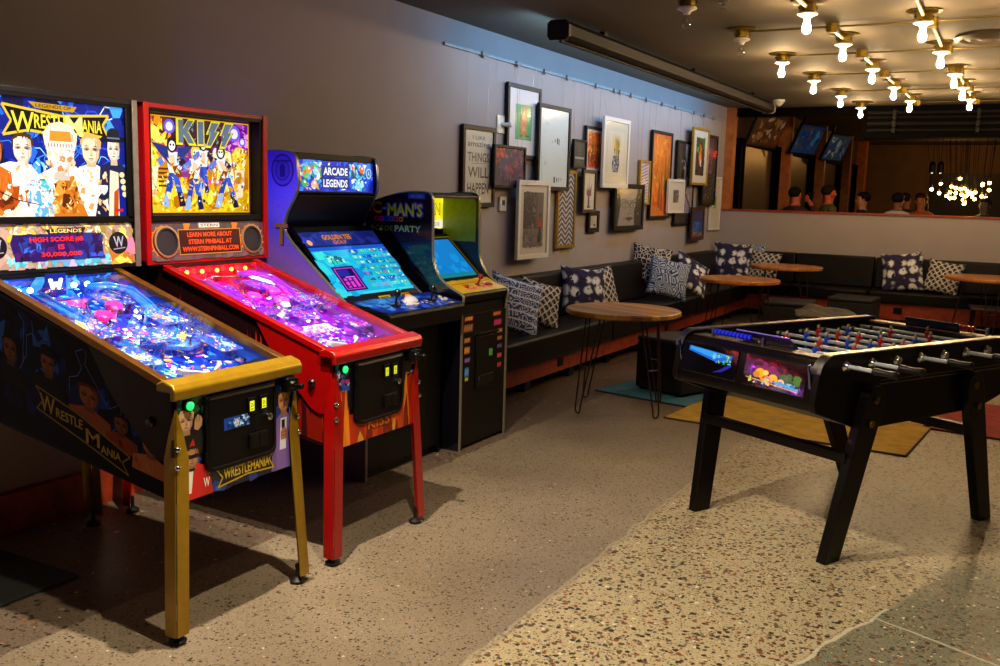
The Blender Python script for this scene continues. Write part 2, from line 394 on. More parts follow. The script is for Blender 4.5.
# ================================================================== ceiling hardware
YC = (5.84, 7.09, 8.37, 9.70, 11.16, 12.55)
def fixture_parts(par, lit, dy=0):
    b = B().lathe([(.105, 0), (.11, -.008), (.06, -.016), (.05, -.016)], (0, 0, 0), n=20)
    b.build('mounting_plate', BRASS, par)
    b = B().lathe([(.048, -.014), (.05, -.018), (.05, -.06), (.042, -.066)], (0, 0, 0), n=8)
    for a in range(4): b.cyl((.05 * math.cos(a * PI / 2 + .39), .05 * math.sin(a * PI / 2 + .39), -.04), (.058 * math.cos(a * PI / 2 + .39), .058 * math.sin(a * PI / 2 + .39), -.04), .012, n=8)
    b.build('junction_box', BRASS, par, smooth=30)
    B().lathe([(.03, -.064), (.058, -.07), (.062, -.08), (.03, -.094), (.022, -.104), (.02, -.112)], (0, 0, 0), n=20).build('socket', WHITE, par)
    prof = [(.013, -.108), (.016, -.122), (.021, -.14), (.0265, -.158), (.026, -.172), (.02, -.186), (.010, -.194), (.001, -.196)]
    if lit: B().lathe(prof, n=12).build('bulb', emat('lit_bulb_' + lit, {'warm': '#ffd9a0', 'pink': '#ffd0b0'}[lit], BULB), par)
    else:
        B().lathe(prof, n=12).build('bulb', glass_mat('clear_bulb_glass', (.95, .95, .95, 1), .02, 2.5), par)
        B().tube([(-.006, 0, -.11), (-.006, 0, -.15), (0, 0, -.16), (.006, 0, -.15), (.006, 0, -.11)], .0015, 6).build('filament', STEEL, par)
BULB = 380
rows = [(1.80, list(YC)), (2.43, [6.27, 7.55, 9.0, 10.45, 11.85]), (3.04, [6.815, 8.153, 9.54, 10.64, 11.8]), (3.66, [6.63, 8.0, 9.4, 10.8, 12.2])]
proto = {}
ordn = ['first', 'second', 'third', 'fourth', 'fifth', 'sixth']
for ri, (x, ys) in enumerate(rows):
    for k, y in enumerate(ys):
        lit = None if (ri == 0 and k < 2) else 'warm'
        rown = ['row nearest the projector screen', 'second row out from the projector screen', 'third row out from the projector screen', 'outermost row past the air vent'][ri]
        if lit: lab = 'lit bare bulb, %s towards the bar in the %s' % (ordn[k - 2 if ri == 0 else k], rown)
        else: lab = ['unlit clear bulb fixture at the top of the picture with a blue cast', 'unlit clear bulb fixture on a brass box beside the glowing ones'][k]
        if lit in proto:
            t = dup(proto[lit], (x, y, H), label=lab)
        else:
            t = thing('ceiling_light', lab, 'ceiling light', (x, y, H), 0, 'bare bulb ceiling lights'); fixture_parts(t, lit); proto[lit] = t
for k, y in enumerate(YC):
    t = thing('conduit', 'brass conduit run across the ceiling, %s of the crosswise runs counting towards the bar' % ordn[k], 'conduit', (0, y, H - .003), 0, 'conduit runs on the ceiling')
    B().cyl((1.80, 0, -.02), (4.9, 0, -.02), .007, n=8).build('pipe', mat('dull_conduit', '#6a5a2a', .45, .5), t)
    for ri, x in ((1, 2.43), (2, 3.06), (3, 3.68)):
        b = B().lathe([(.045, 0), (.045, -.055), (.04, -.06)], (x, 0, 0), n=8)
        b.build('junction_box', BRASS, t, smooth=30)
        ys = [q for q in rows[ri][1] if .2 < q - y < 1.15]
        if ys: B().cyl((x, .03, -.035), (rows[ri][0], ys[0] - y - .03, -.035), .0125, n=8).build('conduit_arm', mat('pale_conduit', '#8a7a4c', .5, .4), t)
# round air diffuser
t = thing('air_diffuser', 'round dark air vent in the ceiling beside the bulbs', 'vent', (3.38, 7.96, H))
for r0 in (.24, .17, .10):
    B().lathe([(r0, 0), (r0 + .01, -.02), (r0 - .03, -.035), (r0 - .05, -.012), (r0 - .05, 0)], n=28).build('ring', mat('vent_metal', '#5b5146', .5, .3), t)
t = thing('smoke_detector', 'small white cone shaped sprinkler cover by the end of the screen case', 'detector', (.90, 12.15, H))
B().lathe([(.07, 0), (.07, -.02), (.045, -.05), (.02, -.075), (.001, -.078)], n=18).build('cover', TPLASTIC, t)
t = thing('sprinkler_head', 'small sprinkler head on the ceiling beside the unlit blue bulb', 'sprinkler', (1.95, 6.1, H))
B().lathe([(.035, 0), (.035, -.008), (.012, -.012), (.012, -.03)], n=14).build('escutcheon', CHROME, t)
B().lathe([(.02, -.045), (.02, -.048)], n=12).tube([(.012, 0, -.03), (.014, 0, -.04), (.006, 0, -.046)], .002, 6).build('deflector', CHROME, t)
# projector screen case
t = thing('projector_screen', 'long dark projector screen case hung below the ceiling over the framed pictures', 'projector screen', (.80, 9.1, 2.64))
prof = [(-.06, .05), (.05, .05), (.075, .02), (.075, -.05), (.05, -.075), (-.06, -.075), (-.08, -.05), (-.08, .03)]
B().prism(prof, 'y', -2.95, 2.95).build('housing', mat('plum_black_case', '#130d0f', .55, 0, spec=.12), t, bevel=.004)
for y in (-2.97, 2.97): B().prism([(a * 1.08, b * 1.08 - .001) for a, b in prof], 'y', y - .02, y + .02).build('end_cap', mat('black_end_cap' if y < 0 else 'pale_end_cap', '#0d0d0d' if y < 0 else '#8d8272', .4), t, bevel=.004)
for y in (-2.2, 0, 2.2): B().box(-.02, .02, y - .03, y + .03, .04, .09).build('hanging_bracket', SATIN, t)
B().cyl((.0, -2.95, -.083), (.0, 2.95, -.083), .010, n=10).build('bottom_bar', mat('plum_black_case', '#241a1d'), t)
# picture rail
t = thing('picture_rail', 'thin white metal picture hanging rail high on the grey wall', 'picture rail', (0, 9.4, 2.545))
B().box(.001, .016, -3.5, 3.5, -.012, .012).build('rail', mat('white_rail', '#9a9c9e', .5), t, bevel=.002)
for y in (-2.95, -2.4, -1.9, -1.45, -.8, -.35, -.2, .1, .55, 1.05, 1.5, 2.2, 2.6, 3.0):
    B().box(.016, .034, y - .045, y + .045, -.016, .014).box(.016, .026, y - .02, y + .02, -.03, -.016).build('hook', mat('grey_hook', '#8a8a8a', .5, .2), t, bevel=.002)

# ================================================================== pinball machines
LIT = art_mat('art_lit', 1.0, .25, 0, .25)
LITN = art_mat('art_lit_display', 1.1, .3, 0, .2)
PFM = art_mat('art_playfield', .55, .2, .4, 1.0)
PFI = art_mat('art_lit_insert', 1.25, .2, .4, 1.0)
SLOPE = .303
def railz(x): return .872 - SLOPE * x
def pf(s, h=0):                                   # playfield point: s from 0 (front) to 1 (back)
    x = -.045 - s * .88
    return x, railz(x) - .085 + h
def art_backglass_wrestle():
    a = Art(.655, .44, '#0a1d86'); R = random.Random(4)
    for _ in range(46):
        x = R.uniform(0, 100); y = R.uniform(35, 100); p = [(x, y)]
        for k in range(4): p.append((p[-1][0] + R.uniform(-7, 7), p[-1][1] + R.uniform(-12, 6)))
        a.line(p, R.uniform(.4, 1.6), R.choice(['#3a8cff', '#7fd0ff', '#1b4be0', '#c8f0ff', '#0d35c0']))
    a.splash(40, 0, 30, 100, 100, ['#0c2fb5', '#1f66e8', '#06104f', '#3aa0f5', '#0b0f3c'], 7, R)
    # logo plate
    a.poly([(24, 97), (60, 96), (57, 91), (29, 92)], '#b58a1e'); a.text('LEGENDS OF', 42.5, 94.2, 3, '#1c1204', 26, .01)
    P = [(6, 93), (48, 87), (85, 91), (80, 82), (85, 70), (66, 74), (48, 70), (24, 73), (6, 68), (12, 80)]
    a.poly(P, '#0c0a14'); a.line(P + P[:1], 2.2, '#d9b92c')
    a.text('W', 20, 79.5, 19, '#141020', 18, .03); a.text('W', 20, 79.5, 17, '#f3e03a', 16, .01)
    a.text('RESTLE', 40.5, 81, 12, '#e9d535', 25, .02); a.text('M', 57.5, 79, 17, '#f5ec8a', 13, .02); a.text('ANIA', 71.5, 80, 11, '#e9d535', 16, .02)
    # anonymous strong figures in blown-out light
    w = '#fff6ea'; sk = '#f2b070'
    a.poly([(0, 0), (0, 42), (10, 46), (24, 44), (34, 30), (40, 0)], w); a.poly([(0, 4), (14, 8), (16, 26), (0, 24)], '#a8480f'); a.poly([(2, 8), (12, 12), (9, 20), (1, 17)], '#5c1f05')
    bust(a, 19, 56, 7, 11, '#ffe9d0', '#4a2a16', w, '#1a0f0a', 0)
    bust(a, 0, 52, 5, 10, '#e09040', '#602c10', '#c86a20')
    bust(a, 70, 58, 7.5, 12, '#ffe0b8', '#e8a860', '#fff0e0', '#3a1c0a')
    a.poly([(62, 24), (60, 44), (77, 44), (84, 20), (80, 0), (60, 0)], '#fff3e6'); a.poly([(74, 12), (79, 40), (84, 38), (90, 0), (72, 0)], '#141a3c'); a.ell(79.5, 26, 3.2, 6, '#e9ecf5')
    bust(a, 88.5, 60, 5.5, 10, '#ffe6cf', '#181628', '#1a2148', '#141020')
    a.ell(88.5, 70.5, 10.5, 3.2, '#10101c'); a.ell(88.5, 74, 5.5, 6.5, '#171a2a'); a.rect(83.2, 70.5, 93.8, 72, '#5a6d8a')
    a.poly([(83, 0), (85, 42), (92, 40), (92, 0)], '#f4d8bc'); a.poly([(87, 0), (88, 22), (92, 26), (91, 0)], '#b04a14')
    for k in range(4): a.ell(97 - k * .7, 20 + k * 6, 2.2, 2.6, '#e8d8a0')
    a.poly([(26, 0), (30, 36), (42, 44), (58, 44), (66, 30), (68, 0)], '#fff1dc')
    a.poly([(40, 0), (36, 24), (46, 33), (56, 36), (60, 18), (66, 0)], '#c9741c'); a.splash(26, 38, 3, 60, 34, ['#e79a38', '#8a3d0c', '#5a2406', '#f8c878', '#b35c14'], 4, R)
    a.splash(16, 24, 22, 38, 32, ['#241a2c', '#6c5a80', '#fdf6ea'], 3, R)
    bust(a, 46.5, 57, 11.5, 19, '#fff0df', '#ffe6c0', w, '#7a3a14', 0)
    a.poly([(38, 63), (39, 74), (54, 74), (55, 63)], '#d08a30'); a.rect(35.5, 58, 57.5, 65, '#fffdf8')
    for k in range(9): a.rect(37 + k * 2.2, 60, 38 + k * 2.2, 63.5, '#b06a3a')
    a.splash(26, 36, 36, 57, 56, ['#f6c69a', '#fff4e6', '#c9834a', '#fff'.replace('#fff', '#ffffff')], 2.6, R)
    a.splash(70, 22, 0, 40, 30, ['#ffffff', '#bfe2ff', '#5fa8f0', '#fff0dc', '#25c0e0'], 3.4, R)
    a.splash(30, 0, 0, 22, 22, ['#e07820', '#7a2c08', '#ffe0b0', '#b54a10'], 3, R)
    a.line([(0, 22), (14, 14), (30, 10)], .8, '#201018')
    a.splash(60, 60, 2, 82, 42, ['#f2d4b0', '#d89a60', '#fffaf0', '#e8b888', '#c8d4e8'], 2.4, R, 4); a.splash(50, 8, 24, 36, 46, ['#f0d8c0', '#e0a870', '#ffffff', '#b8c4dc', '#fbe8d0'], 2.2, R, 4); a.splash(40, 36, 4, 60, 30, ['#f0b050', '#a05014', '#e88a28', '#ffe0a8', '#703208'], 2.2, R, 5)
    a.rect(88, 4, 95, 6.5, '#d01818')
    a.v = [(min(.655, .655 * .13 + x * .89), y, L) for x, y, L in a.v]
    b = Art(.655, .44, '#0a1d86'); b.splash(30, 0, 0, 16, 100, ['#0c2fb5', '#1f66e8', '#06104f', '#e09040', '#a8480f'], 7, R); b.L += 1
    b.f += [tuple(i + len(b.v) for i in f) for f in a.f]; b.c += a.c; k = b.L; b.v += [(x, y, L + k) for x, y, L in a.v]; b.L += a.L
    return b
def art_backglass_band():
    a = Art(.655, .44, '#c9820c'); R = random.Random(11)
    a.rect(0, 0, 100, 36, '#e8b312'); a.rect(0, 62, 100, 100, '#3a0d2c')
    a.splash(120, 0, 0, 100, 38, ['#f6d21c', '#e89a10', '#d8ba18', '#b86a08', '#fff04a', '#c4a010'], 6, R)
    a.splash(90, 0, 60, 24, 100, ['#ff9a10', '#ffd020', '#d84808', '#7a1804', '#ffea60'], 5, R)
    a.splash(80, 72, 55, 100, 98, ['#7a12a8', '#b024d0', '#4a0c80', '#e060e0', '#300860', '#ff9ad8'], 5, R)
    a.splash(50, 25, 40, 75, 70, ['#d8a018', '#8a3080', '#fff0d0', '#6a2a9a', '#e8c060'], 6, R)
    for x, y, r in ((24, 88, 3), (84, 86, 3.6), (92, 78, 2)): a.ell(x, y, r * 1.6, r * 2.4, '#6a5cf0'); a.ell(x, y, r, r * 1.5, '#f4e8ff')
    for x in (9, 89):
        a.ell(x, 58, 9, 15, '#d88a0c'); a.ell(x, 60, 7, 12, '#ffd83a'); a.splash(24, x - 7, 48, x + 7, 70, ['#ffec70', '#e09a10', '#fff8c0', '#c07808'], 2.6, R)
        a.poly([(x - 4, 18), (x - 5, 48), (x + 5, 48), (x + 3, 18)], '#f0dcae'); a.splash(10, x - 4, 20, x + 4, 46, ['#fff4d8', '#d8a850', '#b87c24'], 3, R)
    a.poly([(66, 34), (70, 70), (80, 66), (84, 34)], '#fff2b0'); a.splash(14, 68, 36, 82, 66, ['#ffe97a', '#fffbe0', '#c0d040'], 4, R)
    for k in range(5): a.rect(14, 28 + k * 4.2, 26, 30 + k * 4.2, '#5a2c06')
    a.rect(55, 32, 84, 36, '#e04878')
    for k in range(6): a.ell(57 + k * 5, 34, 1.2, 1.6, '#fff0f4')
    # four costumed musicians, built as plain posed shapes
    def fig(x, y, s, lean, hair, guitar, leg):
        bl, wh, dk = '#1c3fb0', '#dfe8fa', '#12143a'
        a.poly([(x - 3 * s, y), (x - (9 + leg) * s, y - 34 * s), (x - (4 + leg) * s, y - 35 * s), (x + 1 * s, y - 4 * s)], bl)
        a.poly([(x + 3 * s, y), (x + (9 + leg) * s, y - 34 * s), (x + (4 + leg) * s, y - 35 * s), (x - 1 * s, y - 4 * s)], '#2a56d0')
        a.poly([(x - (6 + leg) * s, y - 22 * s), (x - (9.5 + leg) * s, y - 36 * s), (x - (4 + leg) * s, y - 37 * s), (x - 3 * s, y - 22 * s)], '#8fb4f2')
        a.poly([(x + (6 + leg) * s, y - 22 * s), (x + (9.5 + leg) * s, y - 36 * s), (x + (4 + leg) * s, y - 37 * s), (x + 3 * s, y - 22 * s)], dk)
        tx = x + lean * s
        a.poly([(x - 4 * s, y - 3 * s), (tx - 6 * s, y + 18 * s), (tx + 6 * s, y + 18 * s), (x + 4 * s, y - 3 * s)], wh)
        a.poly([(x - 2 * s, y), (tx - 3 * s, y + 15 * s), (tx + 2 * s, y + 15 * s), (x + 2 * s, y)], '#f0c8a0')
        a.poly([(tx - 5 * s, y + 17 * s), (tx - 13 * s, y + 10 * s), (tx - 10 * s, y + 3 * s), (tx - 4 * s, y + 11 * s)], '#5a78d8')
        a.poly([(tx + 5 * s, y + 17 * s), (tx + 12 * s, y + 9 * s), (tx + 9 * s, y + 2 * s), (tx + 4 * s, y + 11 * s)], dk)
        a.ell(tx, y + 25 * s, 4.6 * s, 8 * s, hair); a.ell(tx, y + 24 * s, 2.8 * s, 5 * s, '#fbf3ee')
        a.rect(tx - 2 * s, y + 24 * s, tx - .5 * s, y + 26 * s, dk); a.rect(tx + .5 * s, y + 24 * s, tx + 2 * s, y + 26 * s, dk)
        if guitar:
            a.line([(x - guitar * 7 * s, y - 3 * s), (x + guitar * 16 * s, y + 17 * s)], 2.4, '#c0862a'); a.poly([(x - guitar * 9 * s, y - 6 * s), (x - guitar * 4 * s, y + 5 * s), (x + guitar * 1 * s, y + 3 * s), (x - guitar * 1 * s, y - 4 * s), (x - guitar * 4 * s, y - 8 * s)], '#7a3a18'); a.poly([(x - guitar * 6 * s, y - 4 * s), (x - guitar * 3 * s, y + 2 * s), (x - guitar * 1.5 * s, y - 2 * s)], '#f0c060')
    fig(27, 45, 1.0, -1, '#141020', -.9, 1); a.poly([(8, 72), (22, 68), (24, 50), (16, 60)], '#1a2a80'); a.poly([(44, 70), (31, 67), (30, 52), (38, 60)], '#20307c')
    fig(45, 40, .95, 2, '#f0c838', .8, 0); fig(54, 52, .8, 0, '#2c1a3a', 0, -3); fig(76, 42, .95, -6, '#180f1e', .9, 3)
    a.splash(60, 16, 10, 92, 60, ['#ffffff', '#a8c8ff', '#2848c0', '#101440', '#ffe9b0'], 1.5, R, 4); a.splash(150, 3, 3, 97, 60, ['#f8c020', '#e88a10', '#ffe860', '#c86a08', '#fff6c0', '#d8a010'], 1.7, R, 5); a.splash(50, 20, 16, 84, 62, ['#3a68e0', '#dfe8ff', '#1a2a80', '#8ab0ff'], 1.6, R, 6)
    # four-letter logo with bolt shaped last letters
    def logo(o, c, gx):
        for pts in ([(0, 0), (0, 24), (5, 24), (5, 15), (9.5, 24), (15, 24), (9, 13), (15.5, 0), (9.5, 0), (5, 9), (5, 0)],
                    [(18, 0), (18, 24), (23.5, 24), (23.5, 0)],
                    [(26, -1), (29.5, 11), (26.5, 11), (31, 24), (38.5, 24), (34, 14.5), (37.5, 14.5), (30, -1)],
                    [(39, -1), (42.5, 11), (39.5, 11), (44, 24), (51.5, 24), (47, 14.5), (50.5, 14.5), (43, -1)]):
            cx = sum(p[0] for p in pts) / len(pts); cy = sum(p[1] for p in pts) / len(pts)
            a.poly([(31 + cx + (p[0] - cx) * o * .98, 72 + cy + (p[1] - cy) * (1 + (o - 1) * .6)) for p in pts], c)
    logo(1.34, '#1a1206', 0); logo(1.22, '#e8e020', 0); logo(.92, '#5b7286', 0)
    a.splash(26, 34, 73, 80, 94, ['#71889a', '#4a6072', '#667c8c'], 1.2, R)
    a.frame(0, 0, 100, 100, 2.6, '#3a1c04'); a.frame(1.6, 2, 98.4, 98, 1.2, '#e0a820')
    return a
def splash_zone(pal_n):
    return pal_n
def playfield_wrestle():
    W, L = .535, .93; a = Art(W, L, '#0d2fae'); R = random.Random(21)
    a.splash(80, 0, 55, 100, 100, ['#0a3ad0', '#1464e8', '#0a1f80', '#2c9cf0', '#061450'], 4.5, R)
    a.splash(90, 0, 40, 60, 72, ['#e0208a', '#ff5cb0', '#b010a0', '#ffd0e8', '#e86018', '#3a18a0', '#ff2a50'], 3.2, R, 4)
    a.splash(260, 20, 14, 100, 56, ['#2050e0', '#40c0ff', '#ffffff', '#f08a20', '#ffc030', '#e03890', '#123090', '#08206a', '#60d8ff', '#f5e8d8'], 3.2, R, 6)
    a.splash(60, 0, 8, 50, 30, ['#e8d020', '#2a9ad8', '#e05a10', '#1a2a70', '#c030a0', '#308a40'], 2.8, R, 4)
    return a
def playfield_band():
    W, L = .535, .93; a = Art(W, L, '#7a10b0'); R = random.Random(5)
    a.splash(70, 0, 72, 100, 100, ['#ff1030', '#e80850', '#ff3a1a', '#c00430', '#ff2080'], 7, R)
    a.splash(90, 0, 40, 100, 74, ['#c010d0', '#8a14f0', '#ff20b0', '#5a10b0', '#e838e8', '#3a18d0'], 3.8, R, 4)
    a.splash(220, 0, 14, 100, 42, ['#a018e8', '#3a30f0', '#ff40d8', '#6a10c8', '#ffd8ff', '#2a60ff', '#d010a0'], 3, R, 5)
    a.splash(60, 10, 12, 60, 30, ['#ffffff', '#b8e0ff', '#60ffe0', '#ffd0f0', '#40a0ff', '#80ff90'], 2.6, R)
    return a
def cabinet_side_art(w, h, R):
    a = Art(w, h, '#06060f')
    a.splash(70, 2, 20, 96, 96, ['#0a1c58', '#143a90', '#0c1034', '#2a5cb8', '#1a0c30', '#060818'], 6, R)
    for _ in range(12):
        x = R.uniform(5, 90); p = [(x, 95)]
        for k in range(5): p.append((p[-1][0] + R.uniform(-5, 5), p[-1][1] - R.uniform(4, 14)))
        a.line(p, .5, '#5c8fd8')
    for x, y, hw, hh, sk, hr, sh in ((16, 62, 4, 9, '#7a4a30', '#120b08', '#1a1018'), (37, 66, 4, 8, '#8a5236', '#0c0a0e', '#14141c'), (58, 56, 5, 9, '#a05a34', '#5a2a10', '#9a5030'), (74, 46, 3.6, 7, '#7a4628', '#1a0e08', '#8a3a1c'), (88, 40, 4, 8, '#a86840', '#1c1008', '#b06a44')):
        bust(a, x, y, hw, hh, sk, hr, sh, '#1a0a04')
    a.ell(37, 75, 7, 2.2, '#0a090c'); a.ell(37, 78, 3.6, 4, '#0c0b10')
    P = [(30, 44), (52, 38), (78, 22), (74, 14), (77, 5), (56, 16), (30, 26), (34, 35)]
    a.poly(P, '#0a0710'); a.line(P + P[:1], 1.4, '#8c7420')
    for t, x, y, hh, w2 in (('W', 36, 33, 14, 8), ('RESTLE', 47.5, 30, 8, 14), ('M', 59.5, 23, 12, 7), ('ANIA', 68.5, 17.5, 7, 10)): a.text(t, x, y, hh, '#b89a2a', w2, .012, 0, 0)
    return a
def front_art_wrestle():
    a = Art(.56, .37, '#0b1638'); R = random.Random(8)
    a.splash(60, 0, 0, 100, 100, ['#101c50', '#1c3c90', '#0a0c20', '#3a6ac0', '#06070f'], 7, R)
    a.splash(24, 0, 78, 22, 100, ['#1c4a2a', '#0c1a10', '#3a8a50'], 3, R)
    bust(a, 7, 72, 5.5, 9, '#d8a884', '#c8a468', '#100c0e', '#30201a'); a.poly([(4, 36), (12, 56), (14, 46), (9, 20)], '#c01818'); a.poly([(13, 64), (13.5, 72), (15, 76), (16.5, 76.5), (18, 75), (19.5, 72), (19, 66), (16, 62)], '#c08e6a'); a.line([(15, 76), (15.2, 70)], .8, '#7a4c34'); a.line([(17, 76), (17, 70)], .8, '#7a4c34')
    a.poly([(0, 0), (0, 22), (6, 32), (14, 33), (24, 26), (27, 0)], '#c81616'); a.poly([(5, 6), (7, 30), (12, 30), (10, 6)], '#e8e4e0'); bust(a, 11, 38, 5.5, 8.5, '#b98058', '#241408', '#c81616', '#0a0808', 0)
    a.rect(6, 37.5, 16, 41, '#0a0a0a'); a.rect(8.6, 26, 13, 28.6, '#0a0a0a'); a.text('W', 22, 12, 9, '#ffffff', 5, .02)
    a.poly([(78, 0), (80, 48), (86, 56), (94, 56), (100, 44), (100, 0)], '#7a5ca8'); a.poly([(86, 20), (87, 52), (93, 52), (92, 20)], '#d8d4e4')
    bust(a, 90, 68, 5.4, 10, '#c08458', '#24140c', '#7a5ca8', '#2a140a', 0); a.rect(88, 30, 91, 50, '#17161a'); a.poly([(87, 30), (87, 38), (89, 42), (92, 41), (93, 36), (92, 30)], '#a86c44'); a.line([(87.4, 37), (92.6, 37.5)], .8, '#6a3c24'); a.line([(87.4, 34), (92.6, 34)], .8, '#6a3c24')
    a.poly([(30, 20), (40, 24), (62, 22), (80, 24), (76, 14), (80, 5), (56, 7), (31, 3), (35, 11)], '#120c14'); a.line([(30, 20), (40, 24), (62, 22), (80, 24), (76, 14), (80, 5), (56, 7), (31, 3), (35, 11), (30, 20)], 1.6, '#cda81c')
    a.text('WRESTLEMANIA', 56, 13.5, 10, '#dcb820', 40, .02)
    return a
def front_art_band():
    a = Art(.56, .37, '#0c0812'); R = random.Random(9)
    a.rect(0, 0, 100, 34, '#b83410'); a.rect(0, 0, 14, 62, '#a82c0c'); a.rect(86, 0, 100, 62, '#a82c0c')
    for _ in range(46):
        x = R.uniform(0, 100); h = R.uniform(12, 40) if 16 < x < 84 else R.uniform(30, 78); w = R.uniform(2, 4.5); y = 0
        a.poly([(x - w, y), (x - w * .7, h * .5), (x + R.uniform(-2, 2), h), (x + w * .6, h * .45), (x + w, y)], R.choice(['#d84a0c', '#f08a1c', '#c02808', '#e8a830', '#8a1a08', '#f06010']))
    a.splash(40, 2, 62, 16, 98, ['#2a50b0', '#7a90d0', '#101830', '#c8d4f0', '#b03090'], 2.6, R); a.splash(30, 88, 60, 99, 98, ['#3a3050', '#7a4a90', '#101018', '#d0c8e0'], 2.6, R)
    a.text('KISS', 52, 17, 15, '#2a1206', 30, .05); a.text('KISS', 52, 17, 13.5, '#d06a18', 28, .02)
    return a
def panel_wrestle():
    a = Art(.70, .165, '#8d7568'); R = random.Random(6)
    a.splash(50, 0, 0, 40, 100, ['#a88478', '#8a6a66', '#94807a', '#b09890'], 8, R)
    a.splash(200, 20, 30, 100, 100, ['#c8a038', '#7a6a30', '#e0c868', '#6a4a38', '#d8d0b0', '#9a7a28'], 3, R, 6)
    a.splash(60, 18, 0, 88, 26, ['#5ab8c8', '#3a90b0', '#8ad8e0', '#a890b0', '#6a78a0'], 4, R); a.splash(30, 84, 0, 100, 60, ['#d08a28', '#c06a98', '#e8c050', '#a05a20'], 5, R)
    a.poly([(42, 88), (68, 92), (66, 78), (44, 76)], '#15110c'); a.text('LEGENDS', 55, 84, 9, '#c9b070', 20, .02)
    for x in (11, 89): a.ell(x, 50, 6.6, 27, '#0a0a16')
    return a
def panel_band():
    a = Art(.70, .165, '#4a3a3e'); R = random.Random(7)
    a.splash(50, 0, 0, 100, 100, ['#5a464a', '#43343a', '#503e46', '#63505a'], 8, R)
    for x in (12, 88):
        for k in range(16):
            t = k / 16 * 2 * PI
            a.poly([(x + 7 * math.cos(t - .25), 48 + 29 * math.sin(t - .25)), (x + 12.5 * math.cos(t + .15), 48 + 50 * math.sin(t + .15) * .94), (x + 7 * math.cos(t + .25), 48 + 29 * math.sin(t + .25))], R.choice(['#d86a14', '#e88a24', '#b84a10']))
        a.ell(x, 48, 10.6, 43, '#c8641c'); a.ell(x, 48, 9.6, 39, '#3a2a2e')
    for x in (28, 70): a.poly([(x, 96), (x + 6, 96), (x + 4, 80), (x + 7, 80), (x + 1, 62)], '#d06a24')
    a.rect(41, 84, 59, 97, '#cfc8bc'); a.text('STERN', 50, 90.5, 8, '#2a2020', 15, .02)
    return a

